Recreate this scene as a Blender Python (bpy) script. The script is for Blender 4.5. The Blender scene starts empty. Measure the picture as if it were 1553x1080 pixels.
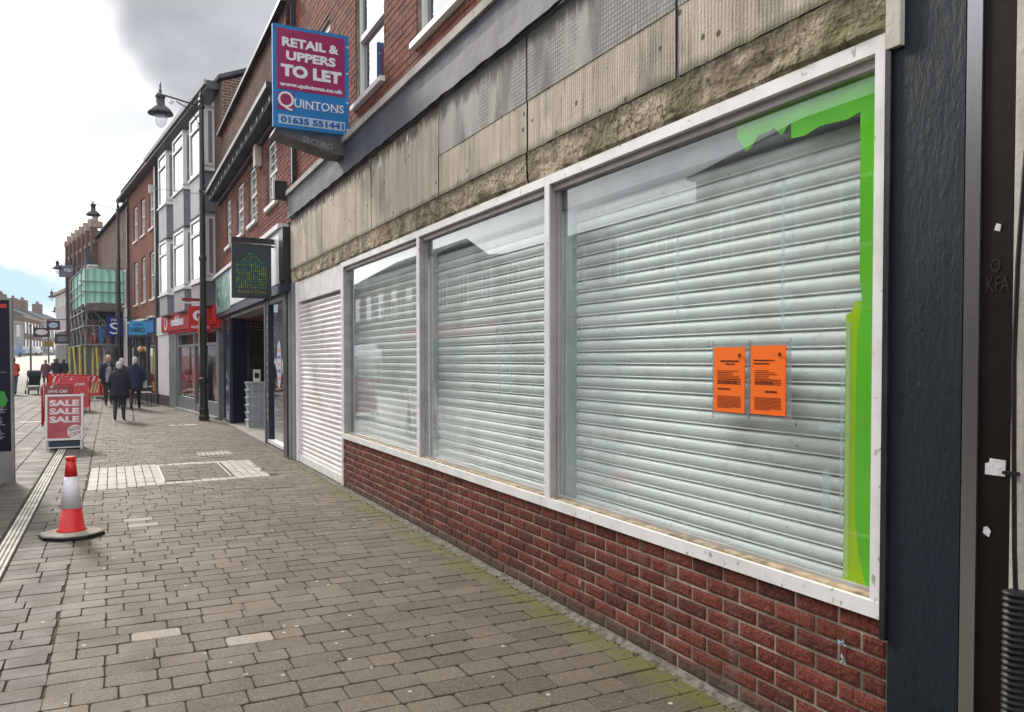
import bpy, bmesh, math, random
from mathutils import Vector, Matrix, noise
R = math.radians
random.seed(7)
S = bpy.context.scene
COL = S.collection

# ------------------------------------------------------------------ camera, sky, sun, exposure
YAW, PITCH, FPX = 26.4334, 1.3748, 1220.0
cd = bpy.data.cameras.new('camera'); cam = bpy.data.objects.new('camera', cd); COL.objects.link(cam)
cd.sensor_width = 36; cd.lens = 36*FPX/1553; cd.shift_y = 0.0227; cd.clip_end = 3000; cd.clip_start = .05
cam.location = (0, 0, 1.6); cam.rotation_euler = (R(90-PITCH), 0, R(-YAW)); S.camera = cam
SUN_AZ, SUN_EL = -14.0, 30.0            # azimuth measured from the street direction (+Y) towards +X
sl = bpy.data.lights.new('sun', 'SUN'); sl.energy = 1.5; sl.angle = R(10); sl.color = (1, .93, .82)
sun = bpy.data.objects.new('sun', sl); COL.objects.link(sun)
sd = Vector((math.sin(R(SUN_AZ))*math.cos(R(SUN_EL)), math.cos(R(SUN_AZ))*math.cos(R(SUN_EL)), math.sin(R(SUN_EL))))
sun.rotation_euler = sd.to_track_quat('Z', 'Y').to_euler()
S.view_settings.view_transform = 'Standard'; S.view_settings.look = 'None'
S.view_settings.exposure = 0.98; S.view_settings.gamma = 1

W = bpy.data.worlds.new('World'); S.world = W; W.use_nodes = True
nt = W.node_tree; nt.nodes.clear(); N = nt.nodes.new; L = nt.links.new
wo = N('ShaderNodeOutputWorld'); bg = N('ShaderNodeBackground'); bg.inputs[1].default_value = .1
sky = N('ShaderNodeTexSky'); sky.sky_type = 'NISHITA'; sky.sun_disc = False
sky.sun_elevation = R(SUN_EL); sky.sun_rotation = R(SUN_AZ)
tc = N('ShaderNodeTexCoord')
def wmath(op, a, b=None, c=None):
    n = N('ShaderNodeMath'); n.operation = op
    for i, v in enumerate((a, b, c)):
        if v is None: continue
        if hasattr(v, 'links'): L(v, n.inputs[i])
        else: n.inputs[i].default_value = v
    return n.outputs[0]
def wmix(f, a, b):
    n = N('ShaderNodeMix'); n.data_type = 'RGBA'
    for k, v in ((0, f), (6, a), (7, b)):
        if hasattr(v, 'links'): L(v, n.inputs[k])
        elif k: n.inputs[k].default_value = (*v, 1)
        else: n.inputs[k].default_value = v
    return n.outputs[2]
def wnoise(scale, detail, zs=1.0, dist=0):
    mp = N('ShaderNodeMapping'); mp.inputs['Scale'].default_value = (1, 1, zs); L(tc.outputs['Generated'], mp.inputs[0])
    n = N('ShaderNodeTexNoise'); n.inputs['Scale'].default_value = scale; n.inputs['Detail'].default_value = detail
    n.inputs['Distortion'].default_value = dist; L(mp.outputs[0], n.inputs[0]); return n
def dirv(az, el):
    return (math.sin(R(az))*math.cos(R(el)), math.cos(R(az))*math.cos(R(el)), math.sin(R(el)))
warp = wnoise(4.5, 5)
wv = N('ShaderNodeVectorMath'); wv.operation = 'MULTIPLY_ADD'; L(warp.outputs['Color'], wv.inputs[0])
wv.inputs[1].default_value = (.26, .26, .26); L(tc.outputs['Generated'], wv.inputs[2])
wv2 = N('ShaderNodeVectorMath'); wv2.operation = 'SUBTRACT'; L(wv.outputs[0], wv2.inputs[0]); wv2.inputs[1].default_value = (.13, .13, .13)
wv3 = N('ShaderNodeVectorMath'); wv3.operation = 'MULTIPLY_ADD'; warp2 = wnoise(14, 5); L(warp2.outputs['Color'], wv3.inputs[0]); wv3.inputs[1].default_value = (.07, .07, .07); L(tc.outputs['Generated'], wv3.inputs[2])
wv4 = N('ShaderNodeVectorMath'); wv4.operation = 'SUBTRACT'; L(wv3.outputs[0], wv4.inputs[0]); wv4.inputs[1].default_value = (.035, .035, .035)
def blob(az, el, ra, re, soft=.35):
    """soft-edged patch of sky, ra/re = half sizes in degrees across and up"""
    n = N('ShaderNodeVectorMath'); n.operation = 'SUBTRACT'; L((wv4 if ra < 8 else wv2).outputs[0], n.inputs[0]); n.inputs[1].default_value = dirv(az, el)
    m = N('ShaderNodeMapping'); m.vector_type = 'POINT'; m.inputs['Rotation'].default_value = (0, 0, R(az)); L(n.outputs[0], m.inputs[0])
    k = N('ShaderNodeVectorMath'); k.operation = 'MULTIPLY'; L(m.outputs[0], k.inputs[0])
    k.inputs[1].default_value = (1/math.sin(R(ra)), .8, 1/math.sin(R(re)))
    ln = N('ShaderNodeVectorMath'); ln.operation = 'LENGTH'; L(k.outputs[0], ln.inputs[0])
    mr = N('ShaderNodeMapRange'); mr.interpolation_type = 'SMOOTHSTEP'; L(ln.outputs['Value'], mr.inputs[0])
    mr.inputs[1].default_value = 1+soft; mr.inputs[2].default_value = 1-soft; mr.inputs[3].default_value = 0; mr.inputs[4].default_value = 1
    return mr.outputs[0]
cl = wnoise(2.2, 6, 2.2, .3)
ramp = N('ShaderNodeMapRange'); ramp.interpolation_type = 'SMOOTHSTEP'; L(cl.outputs[0], ramp.inputs[0])
ramp.inputs[1].default_value = .38; ramp.inputs[2].default_value = .62
base = wmix(ramp.outputs[0], (7.4, 7.6, 7.9), (10.6, 10.7, 10.8))        # general broken overcast
fine = wnoise(7, 6, 2, .2)
fr = N('ShaderNodeMapRange'); L(fine.outputs[0], fr.inputs[0]); fr.inputs[1].default_value = .3; fr.inputs[2].default_value = .7
greyc = wmix(fr.outputs[0], (2.1, 2.18, 2.38), (3.1, 3.2, 3.4))
glow = blob(-10, 14, 26, 24, .7)
c1 = wmix(glow, base, (13.5, 13.3, 13.0))
c2 = wmix(blob(21.5, 29, 22.5, 18.5, .16), c1, greyc)
c3 = wmix(wmath('MULTIPLY', blob(.6, 14.6, 3.0, 1.3, .5), .9), c2, (4.0, 4.15, 4.5))
c4 = wmix(wmath('MULTIPLY', blob(-6.5, 4.6, 5.2, 2.0, .5), .9), c3, (2.1, 3.4, 4.9))
gap = wmath('MULTIPLY', wmath('MULTIPLY', wmath('SUBTRACT', 1, ramp.outputs[0]), wmath('SUBTRACT', 1, glow)), .12)
c5 = wmix(gap, c4, sky.outputs[0])
L(c5, bg.inputs[0]); L(bg.outputs[0], wo.inputs[0])

# ------------------------------------------------------------------ helpers
class MB:
    def __init__(s): s.v = []; s.f = []; s.m = []; s.mi = 0; s.sm = []; s.smooth = False
    def add(s, vs, fs):
        b = len(s.v); s.v += [tuple(v) for v in vs]
        for f in fs: s.f.append(tuple(b+i for i in f)); s.m.append(s.mi); s.sm.append(s.smooth)
    def box(s, x0, x1, y0, y1, z0, z1):
        if x0 > x1: x0, x1 = x1, x0
        if y0 > y1: y0, y1 = y1, y0
        if z0 > z1: z0, z1 = z1, z0
        s.add([(x, y, z) for z in (z0, z1) for y in (y0, y1) for x in (x0, x1)],
              [(0, 2, 3, 1), (4, 5, 7, 6), (0, 1, 5, 4), (1, 3, 7, 5), (3, 2, 6, 7), (2, 0, 4, 6)]); return s
    def bbox(s, x0, x1, y0, y1, z0, z1, b=.01):
        """box with chamfered vertical and top edges"""
        if x0 > x1: x0, x1 = x1, x0
        if y0 > y1: y0, y1 = y1, y0
        if z0 > z1: z0, z1 = z1, z0
        def ring(i, z): return [(x0+i, y0+b, z), (x0+b, y0+i, z), (x1-b, y0+i, z), (x1-i, y0+b, z), (x1-i, y1-b, z), (x1-b, y1-i, z), (x0+b, y1-i, z), (x0+i, y1-b, z)]
        vs = ring(0, z0)+ring(0, z1-b)+ring(b, z1)
        fs = [(k, (k+1) % 8, 8+(k+1) % 8, 8+k) for k in range(8)]+[(8+k, 8+(k+1) % 8, 16+(k+1) % 8, 16+k) for k in range(8)]
        fs += [tuple(range(16, 24)), tuple(reversed(range(8)))]
        s.add(vs, fs); return s
    def tube(s, pts, r, n=8, cap=True):
        pts = [Vector(p) for p in pts]; rs = r if isinstance(r, (list, tuple)) else [r]*len(pts)
        vs = []; up = None
        for i, p in enumerate(pts):
            t = (pts[min(i+1, len(pts)-1)]-pts[max(i-1, 0)]).normalized()
            if up is None: up = Vector((0, 0, 1)) if abs(t.z) < .9 else Vector((1, 0, 0))
            a = t.cross(up)
            if a.length < 1e-4: a = t.cross(Vector((1, 0, 0)))
            a.normalize(); b = a.cross(t).normalized(); up = b
            for k in range(n):
                q = 2*math.pi*k/n; vs.append(p+(a*math.cos(q)+b*math.sin(q))*rs[i])
        fs = [(i*n+k, i*n+(k+1) % n, (i+1)*n+(k+1) % n, (i+1)*n+k) for i in range(len(pts)-1) for k in range(n)]
        if cap: fs += [tuple(reversed(range(n))), tuple((len(pts)-1)*n+k for k in range(n))]
        s.add(vs, fs); return s
    def lathe(s, c, prof, n=16):
        vs = [(c[0]+r*math.cos(2*math.pi*k/n), c[1]+r*math.sin(2*math.pi*k/n), c[2]+z) for r, z in prof for k in range(n)]
        fs = [(i*n+k, i*n+(k+1) % n, (i+1)*n+(k+1) % n, (i+1)*n+k) for i in range(len(prof)-1) for k in range(n)]
        fs += [tuple(reversed(range(n))), tuple((len(prof)-1)*n+k for k in range(n))]
        s.add(vs, fs); return s
    def loft(s, rings):
        n = len(rings[0]); vs = [p for r in rings for p in r]
        fs = [(i*n+k, i*n+(k+1) % n, (i+1)*n+(k+1) % n, (i+1)*n+k) for i in range(len(rings)-1) for k in range(n)]
        fs += [tuple(reversed(range(n))), tuple((len(rings)-1)*n+k for k in range(n))]
        s.add(vs, fs); return s
    def prism(s, poly, o, u, v, w):
        """polygon in the u,v plane at o, extruded along w"""
        o, u, v, w = Vector(o), Vector(u), Vector(v), Vector(w); n = len(poly)
        vs = [o+u*a+v*b for a, b in poly]+[o+u*a+v*b+w for a, b in poly]
        s.add(vs, [tuple(range(n)), tuple(reversed(range(n, 2*n)))]+[(k, n+k, n+(k+1) % n, (k+1) % n) for k in range(n)]); return s
    def mesh(s, name, mats):
        me = bpy.data.meshes.new(name); me.from_pydata(s.v, [], s.f)
        for m in (mats if isinstance(mats, (list, tuple)) else [mats]): me.materials.append(m)
        me.polygons.foreach_set('material_index', s.m); me.polygons.foreach_set('use_smooth', s.sm)
        me.update()
        bm = bmesh.new(); bm.from_mesh(me); bmesh.ops.recalc_face_normals(bm, faces=bm.faces); bm.to_mesh(me); bm.free()
        return me
    def build(s, name, mats, parent=None, kind=None, label=None):
        o = bpy.data.objects.new(name, s.mesh(name, mats)); COL.objects.link(o)
        if parent: o.parent = parent
        if kind: o['kind'] = kind
        if label: o['label'] = label
        return o
def tag(o, label=None, cat=None, group=None, kind=None):
    if label: o['label'] = label
    if cat: o['category'] = cat
    if group: o['group'] = group
    if kind: o['kind'] = kind
    return o
def thing(name, loc, label, cat, group=None, rz=0):
    o = bpy.data.objects.new(name, None); COL.objects.link(o); o.location = loc; o.rotation_euler = (0, 0, rz); o.empty_display_size = .2
    return tag(o, label, cat, group)
def inst(name, me, parent=None, loc=(0, 0, 0), rot=(0, 0, 0), sc=(1, 1, 1)):
    o = bpy.data.objects.new(name, me); COL.objects.link(o); o.parent = parent; o.location = loc; o.rotation_euler = rot; o.scale = sc
    return o
def copy_tree(o, parent=None):
    c = o.copy(); COL.objects.link(c); c.parent = parent
    for ch in list(o.children): copy_tree(ch, c)
    return c
def part(name, m, parent, *boxes, label=None):
    b = MB()
    for q in boxes: b.box(*q)
    return b.build(name, m, parent, label=label)
_tc = {}
def text(s, name, m, parent, o, u, v, w, h, depth=.004, bold=0.0, fit=True):
    """lettering in the plane of u (reading direction) and v (up), o = bottom left corner"""
    key = (s, bold)
    if key not in _tc:
        c = bpy.data.curves.new('lettering', 'FONT'); c.body = s; c.offset = bold; c.extrude = .01; c.resolution_u = 3; c.align_x = 'LEFT'
        t = bpy.data.objects.new('lettering', c); COL.objects.link(t)
        dg = bpy.context.evaluated_depsgraph_get(); dg.update()
        me = bpy.data.meshes.new_from_object(t.evaluated_get(dg)); bpy.data.objects.remove(t)
        vs = [tuple(p.co) for p in me.vertices]; fs = [tuple(p.vertices) for p in me.polygons]; _tc[key] = (vs, fs); bpy.data.meshes.remove(me)
    vs, fs = _tc[key]
    x0 = min(p[0] for p in vs); x1 = max(p[0] for p in vs); y0 = min(p[1] for p in vs); y1 = max(p[1] for p in vs)
    o, u, v = Vector(o), Vector(u).normalized(), Vector(v).normalized(); n = u.cross(v)
    sy = h/(y1-y0); sx = w/(x1-x0) if w else sy
    b = MB(); b.add([o+u*(p[0]-x0)*sx+v*(p[1]-y0)*sy+n*(depth if p[2] > 0 else 0) for p in vs], fs)
    return b.build(name, m, parent)

# ------------------------------------------------------------------ materials
class G:
    def __init__(s, name):
        s.m = bpy.data.materials.new(name); s.m.use_nodes = True; s.t = s.m.node_tree
        s.b = s.t.nodes['Principled BSDF']; s.out = s.t.nodes['Material Output']
    def n(s, ty, **k):
        q = s.t.nodes.new(ty)
        for a, b in k.items(): setattr(q, a, b)
        return q
    def l(s, a, b): s.t.links.new(a, b)
    def pos(s, scale=(1, 1, 1), obj=False):
        src = s.n('ShaderNodeTexCoord').outputs['Object'] if obj else s.n('ShaderNodeNewGeometry').outputs['Position']
        mp = s.n('ShaderNodeMapping'); mp.inputs['Scale'].default_value = scale; s.l(src, mp.inputs[0]); return mp.outputs[0]
    def noise(s, scale, detail=4, vec=None, vs=(1, 1, 1), dist=0, rough=.5):
        q = s.n('ShaderNodeTexNoise'); q.inputs['Scale'].default_value = scale; q.inputs['Detail'].default_value = detail
        q.inputs['Roughness'].default_value = rough; q.inputs['Distortion'].default_value = dist
        s.l(vec or s.pos(vs), q.inputs[0]); return q.outputs[0]
    def rng(s, v, a, b, c=0, d=1, smooth=True):
        q = s.n('ShaderNodeMapRange'); q.interpolation_type = 'SMOOTHSTEP' if smooth else 'LINEAR'
        s.l(v, q.inputs[0])
        for i, x in enumerate((a, b, c, d)): q.inputs[i+1].default_value = x
        return q.outputs[0]
    def mix(s, f, a, b, mode='MIX'):
        q = s.n('ShaderNodeMix', data_type='RGBA', blend_type=mode)
        for k, v in ((0, f), (6, a), (7, b)):
            if hasattr(v, 'links'): s.l(v, q.inputs[k])
            elif k: q.inputs[k].default_value = (*v, 1)
            else: q.inputs[k].default_value = v
        return q.outputs[2]
    def math(s, op, a, b=None):
        q = s.n('ShaderNodeMath', operation=op)
        for i, v in enumerate((a, b)):
            if v is None: continue
            if hasattr(v, 'links'): s.l(v, q.inputs[i])
            else: q.inputs[i].default_value = v
        return q.outputs[0]
    def sep(s, obj=False):
        src = s.n('ShaderNodeTexCoord').outputs['Object'] if obj else s.n('ShaderNodeNewGeometry').outputs['Position']
        q = s.n('ShaderNodeSeparateXYZ'); s.l(src, q.inputs[0]); return q.outputs
    def bump(s, h, strength=.3, dist=.01, prev=None):
        q = s.n('ShaderNodeBump'); q.inputs['Strength'].default_value = strength; q.inputs['Distance'].default_value = dist
        s.l(h, q.inputs['Height'])
        if prev is not None: s.l(prev, q.inputs['Normal'])
        s.l(q.outputs[0], s.b.inputs['Normal']); return q.outputs[0]
    def col(s, c): s.l(c, s.b.inputs['Base Color'])
    def rand(s):
        a = s.n('ShaderNodeObjectInfo').outputs['Random']; b = s.n('ShaderNodeNewGeometry').outputs['Random Per Island']
        return s.math('FRACT', s.math('ADD', a, b))
def M(name, c, rough=.6, var=.18, scale=3, bump=.08, bscale=60, metal=0, vs=(1, 1, 1), spec=.5):
    g = G(name); n = g.noise(scale, 6, vs=vs)
    g.col(g.mix(g.rng(n, .3, .7), tuple(x*(1-var) for x in c), tuple(min(1, x*(1+var)) for x in c)))
    g.b.inputs['Roughness'].default_value = rough; g.b.inputs['Metallic'].default_value = metal; g.b.inputs['Specular IOR Level'].default_value = spec
    if bump: g.bump(g.noise(bscale, 3), bump, .01)
    return g.m
def flat(name, c, rough=.5, emit=0):
    g = G(name); g.b.inputs['Specular IOR Level'].default_value = .2; g.b.inputs['Base Color'].default_value = (*c, 1); g.b.inputs['Roughness'].default_value = rough
    if emit: g.b.inputs['Emission Color'].default_value = (*c, 1); g.b.inputs['Emission Strength'].default_value = emit
    return g.m

def paver_mat(name, ca, cb, light=False):
    g = G(name); r = g.rand()
    c = g.mix(r, ca, cb)
    wn = g.n('ShaderNodeTexWhiteNoise', noise_dimensions='1D'); g.l(r, wn.inputs['W'])
    c = g.mix(g.rng(wn.outputs[0], .86, 1, 0, .5), c, tuple(x*1.3 for x in (cb[0]*1.05, cb[1]*.93, cb[2]*.85)))       # a few reddish ones
    c = g.mix(g.rng(g.noise(.7, 5), .35, .65, .0, .45), c, tuple(x*.72 for x in ca))       # broad wear
    sp = g.noise(120, 4, rough=.75); c = g.mix(g.rng(sp, .52, .66, 0, .75), c, tuple(min(1, x*2.1) for x in cb))                 # aggregate
    sp2 = g.noise(105, 4, rough=.75); c = g.mix(g.rng(sp2, .46, .34, 0, .7), c, tuple(x*.4 for x in ca))
    # chewing-gum dots
    vo = g.n('ShaderNodeTexVoronoi'); vo.inputs['Scale'].default_value = 5.6; vo.inputs['Randomness'].default_value = 1
    g.l(g.pos((1, 1, 0)), vo.inputs[0]); c = g.mix(g.rng(vo.outputs[0], .075, .055, 0, .85), c, (.5, .48, .44))
    if not light:
        x = g.sep()[0]; ns = g.noise(2.2, 5)
        mm = g.rng(g.math('ADD', x, g.math('MULTIPLY', ns, .55)), 2.55, 2.76)
        y = g.sep()[1]; mm = g.math('MULTIPLY', mm, g.rng(y, 13.2, 11.5)); mm = g.math('MULTIPLY', mm, g.rng(g.noise(14, 4), .3, .55, .35, 1))
        mm = g.math('MULTIPLY', mm, .78)
        c = g.mix(mm, c, (.115, .115, .018))
    g.col(c); g.b.inputs['Specular IOR Level'].default_value = .4; g.l(g.rng(g.noise(3, 4), .3, .7, .62, .75), g.b.inputs['Roughness'])
    b = g.bump(g.noise(110, 4, rough=.7), .55, .005); g.bump(g.noise(28, 4), .35, .01, b)
    return g.m
m_paver = paver_mat('grey_paver', (.072, .058, .041), (.140, .114, .081))
m_opaver = paver_mat('buff_paver', (.24, .205, .165), (.30, .26, .21), True)
m_slab = paver_mat('dark_slab', (.068, .057, .044), (.118, .101, .080), True)
m_lpaver = paver_mat('pale_paver', (.36, .335, .295), (.47, .44, .39), True)
m_joint = M('joint_sand', (.035, .032, .027), .95, .4, 6, .5, 120)
m_moss = M('moss', (.085, .105, .018), .95, .5, 9, .9, 130)
m_gravel = M('grit_fillet', (.15, .135, .11), .95, .5, 25, .9, 150)

def ground_mat():
    g = G('street_paving'); br = g.n('ShaderNodeTexBrick'); g.l(g.pos((1, 1, 1)), br.inputs[0])
    br.inputs['Scale'].default_value = 1; br.inputs['Brick Width'].default_value = .25; br.inputs['Row Height'].default_value = .163
    br.inputs['Mortar Size'].default_value = .006; br.inputs['Color1'].default_value = (.13, .12, .10, 1); br.inputs['Color2'].default_value = (.165, .15, .13, 1)
    br.inputs['Mortar'].default_value = (.08, .075, .065, 1)
    far = g.rng(g.sep()[1], 60, 110)  # distant paving turns paler: sunlit wet sheen put into the colour
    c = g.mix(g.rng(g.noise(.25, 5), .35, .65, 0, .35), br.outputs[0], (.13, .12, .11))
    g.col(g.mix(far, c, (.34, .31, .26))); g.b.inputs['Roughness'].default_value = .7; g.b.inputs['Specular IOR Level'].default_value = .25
    g.bump(br.outputs['Fac'], -.3, .005); return g.m
m_ground = ground_mat()

def brick_tex(name, c1, c2, mortar, bw=.225, rh=.075, ms=.006, dirt=(.03, .022, .018), dirty=.35, var=.3):
    g = G(name); sx = g.sep(True); cmb = g.n('ShaderNodeCombineXYZ')
    g.l(g.math('ADD', sx[0], sx[1]), cmb.inputs[0]); g.l(sx[2], cmb.inputs[1])
    br = g.n('ShaderNodeTexBrick'); g.l(cmb.outputs[0], br.inputs[0])
    for k, v in (('Scale', 1), ('Brick Width', bw), ('Row Height', rh), ('Mortar Size', ms), ('Bias', 0)): br.inputs[k].default_value = v
    br.inputs['Color1'].default_value = (*c1, 1); br.inputs['Color2'].default_value = (*c2, 1); br.inputs['Mortar'].default_value = (*mortar, 1)
    c = g.mix(g.rng(g.noise(.9, 6), .42, .72, 0, dirty), br.outputs[0], dirt)
    c = g.mix(g.rng(g.noise(1.4, 5, vs=(1, 1, .3)), .5, .8, 0, var), c, tuple(min(1, x*1.5) for x in c1))
    g.col(c); g.b.inputs['Roughness'].default_value = .95; g.b.inputs['Specular IOR Level'].default_value = .12
    b = g.bump(br.outputs['Fac'], -.5, .008); g.bump(g.noise(60, 3), .3, .006, b); return g.m
m_bt_red = brick_tex('red_brick_far', (.23, .075, .05), (.15, .055, .04), (.2, .15, .12))
m_bt_brown = brick_tex('brown_brick_far', (.14, .075, .055), (.095, .055, .042), (.21, .18, .15))
m_bt_side = brick_tex('gable_brick', (.10, .05, .038), (.065, .036, .03), (.24, .21, .18), ms=.012)
m_bt_opp = brick_tex('opposite_brick', (.2, .09, .06), (.15, .07, .05), (.25, .2, .17))
m_tilehang = brick_tex('weathered_hung_tiles', (.135, .050, .032), (.055, .026, .018), (.015, .010, .008), .17, .11, .010, dirt=(.030, .016, .011), dirty=.5, var=.3)
m_slate = brick_tex('slate', (.07, .075, .085), (.05, .055, .065), (.02, .02, .025), .3, .2, .008)

def brick_piece(name, ca, cb, spots=False):
    g = G(name); r = g.rand(); c = g.mix(r, ca, cb)
    wn = g.n('ShaderNodeTexWhiteNoise', noise_dimensions='1D'); g.l(r, wn.inputs['W'])
    c = g.mix(g.rng(wn.outputs[0], .62, 1, 0, .8), c, (ca[0]*.5, ca[1]*.8, ca[2]*1.1))
    c = g.mix(g.rng(g.noise(75, 5, rough=.8), .47, .60, 0, .75), c, tuple(x*.3 for x in ca))
    c = g.mix(g.rng(g.noise(90, 4, rough=.8), .56, .66, 0, .55), c, tuple(min(1, x*1.9) for x in cb))
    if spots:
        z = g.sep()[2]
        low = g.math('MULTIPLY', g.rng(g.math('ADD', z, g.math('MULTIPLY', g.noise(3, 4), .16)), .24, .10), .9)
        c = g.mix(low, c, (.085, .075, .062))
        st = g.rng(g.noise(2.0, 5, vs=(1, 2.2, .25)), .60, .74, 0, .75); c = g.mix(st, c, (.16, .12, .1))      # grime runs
        ef = g.rng(g.noise(4.2, 6, vs=(1, 1.6, .8)), .69, .76, 0, .55); c = g.mix(ef, c, (.5, .46, .43))        # white bloom
    g.col(c); g.b.inputs['Roughness'].default_value = .9; g.b.inputs['Specular IOR Level'].default_value = .2; b = g.bump(g.noise(90, 5, rough=.7), .8, .008); g.bump(g.noise(35, 3), .5, .01, b)
    return g.m
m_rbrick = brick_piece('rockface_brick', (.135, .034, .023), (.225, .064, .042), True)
m_ubrick = brick_piece('upper_brick', (.185, .062, .045), (.27, .105, .07))
m_dbrick = brick_piece('orange_red_brick', (.19, .058, .045), (.27, .095, .07))
m_mortar = M('mortar', (.38, .325, .25), .95, .5, 3.5, .5, 90)
m_dmortar = M('dirty_mortar', (.20, .17, .145), .95, .35, 5, .5, 90)

def fascia_mat(ribs=True):
    g = G('ribbed_concrete' if ribs else 'plain_concrete'); z = g.sep()[2]; y = g.sep()[1]
    c = g.mix(g.rng(g.noise(2.5, 6, vs=(1, 1, .12)), .3, .7), (.45, .385, .295), (.64, .555, .44))
    c = g.mix(g.rng(g.noise(14, 4, vs=(1, 1, .05)), .45, .75, 0, .6), c, (.20, .18, .145))
    c = g.mix(g.rng(g.noise(38, 3, vs=(1, 1, .03)), .5, .7, 0, .5), c, (.58, .53, .43))
    top = g.rng(g.math('ADD', z, g.math('MULTIPLY', g.noise(12, 6, vs=(1, 1, .15), rough=.65), .42)), 3.87, 3.97, 0, .92); c = g.mix(top, c, (.07, .062, .05))
    fl = g.rng(g.noise(9, 6, vs=(1, 1, .8)), .58, .64); band = g.math('MULTIPLY', g.rng(z, 3.55, 3.66), g.rng(z, 3.8, 3.72)); band = g.math('MULTIPLY', band, g.rng(y, 6.2, 7.4))
    c = g.mix(g.math('MULTIPLY', fl, band), c, (.72, .7, .65))
    bot = g.rng(g.math('ADD', z, g.math('MULTIPLY', g.noise(6, 6), .1)), 3.13, 3.06, 0, .85); c = g.mix(bot, c, (.09, .095, .035))
    c = g.mix(g.rng(g.noise(20, 6, vs=(1, 1, .07), rough=.7), .56, .66, 0, .65), c, (.17, .14, .105)); stain = g.rng(g.noise(1.3, 7, vs=(1, 1, .5), rough=.65), .52, .66, 0, .6); c = g.mix(stain, c, (.16, .145, .12))
    pits = g.n('ShaderNodeTexVoronoi'); pits.inputs['Scale'].default_value = 6.5; g.l(g.pos(), pits.inputs[0])
    c = g.mix(g.rng(pits.outputs[0], .13, .09, 0, .9), c, (.04, .035, .03))
    if ribs:
        w = g.n('ShaderNodeMath', operation='SINE'); g.l(g.math('MULTIPLY', y, 2*math.pi/.024), w.inputs[0])
        c = g.mix(g.math('MULTIPLY', g.rng(w.outputs[0], -.2, -1, 0, .5), g.rng(g.noise(3, 5), .35, .65, .25, 1)), c, (.16, .14, .105))
        b = g.bump(w.outputs[0], .3, .003)
    else: b = None
    g.col(c); g.b.inputs['Roughness'].default_value = .9; g.bump(g.noise(70, 5), .6, .008, b); return g.m
m_fascia = fascia_mat()
def tile_mat():
    g = G('mosaic_tiles'); sx = g.sep(); cmb = g.n('ShaderNodeCombineXYZ'); g.l(sx[1], cmb.inputs[0]); g.l(sx[2], cmb.inputs[1])
    br = g.n('ShaderNodeTexBrick'); br.offset = 0; g.l(cmb.outputs[0], br.inputs[0])
    for k, v in (('Scale', 1), ('Brick Width', .028), ('Row Height', .028), ('Mortar Size', .0035)): br.inputs[k].default_value = v
    br.inputs['Color1'].default_value = (.27, .265, .245, 1); br.inputs['Color2'].default_value = (.36, .35, .32, 1); br.inputs['Mortar'].default_value = (.12, .12, .12, 1)
    c = g.mix(g.rng(g.noise(2.3, 6, vs=(1, 1, .35)), .44, .60, 0, .8), br.outputs[0], (.40, .385, .36)); c = g.mix(g.rng(g.noise(3.1, 6, vs=(1, 1, .3)), .5, .66, 0, .8), c, (.10, .095, .085))
    c = g.mix(g.rng(g.noise(9, 6, rough=.7), .60, .70, 0, .45), c, (.55, .54, .5))
    top = g.rng(g.math('ADD', sx[2], g.math('MULTIPLY', g.noise(12, 6, vs=(1, 1, .15), rough=.65), .42)), 3.85, 3.96, 0, .92); c = g.mix(top, c, (.05, .048, .04))
    g.col(c); g.b.inputs['Roughness'].default_value = .8; b = g.bump(br.outputs['Fac'], -.5, .004); g.bump(g.noise(60, 4), .5, .006, b); return g.m
m_tiles = tile_mat()
def lip_mat():
    g = G('mossy_crumbling_concrete'); z = g.sep()[2]
    c = g.mix(g.rng(g.noise(5, 7), .35, .65), (.23, .185, .115), (.48, .41, .285))
    c = g.mix(g.rng(g.noise(3, 6), .48, .66, 0, .75), c, (.10, .10, .022))
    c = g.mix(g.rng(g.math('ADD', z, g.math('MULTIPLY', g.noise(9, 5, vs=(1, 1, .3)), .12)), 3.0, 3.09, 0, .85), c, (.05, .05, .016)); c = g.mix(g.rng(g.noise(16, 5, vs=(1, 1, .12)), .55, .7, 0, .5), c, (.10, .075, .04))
    vo = g.n('ShaderNodeTexVoronoi', feature='DISTANCE_TO_EDGE'); vo.inputs['Scale'].default_value = 9; wp = g.n('ShaderNodeVectorMath', operation='MULTIPLY_ADD')
    nn = g.n('ShaderNodeTexNoise'); nn.inputs['Scale'].default_value = 12; g.l(g.pos(), nn.inputs[0]); g.l(nn.outputs['Color'], wp.inputs[0]); wp.inputs[1].default_value = (.12, .12, .12); g.l(g.pos(), wp.inputs[2]); g.l(wp.outputs[0], vo.inputs[0])
    c = g.mix(g.math('MULTIPLY', g.rng(vo.outputs[0], .05, .015, 0, .85), g.rng(g.noise(2.2, 3), .42, .55)), c, (.03, .026, .02))
    c = g.mix(g.rng(g.noise(30, 5), .56, .66, 0, .7), c, (.05, .045, .03))
    c = g.mix(g.rng(g.noise(2.1, 6), .62, .7, 0, .6), c, (.26, .13, .06))
    g.col(c); g.b.inputs['Roughness'].default_value = .95; b = g.bump(g.noise(26, 7), .9, .03); g.bump(g.noise(90, 4), .5, .01, b); return g.m
m_lip = lip_mat()
m_lead = M('lead_flashing', (.062, .068, .088), .7, .22, 2.5, .25, 12, 0, (1, 1, .5))
m_coping = M('pale_coping', (.33, .31, .29), .8, .3, 3, .3, 40)
m_white = M('white_frame_paint', (.72, .70, .69), .45, .07, 3, .06, 40)
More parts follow.
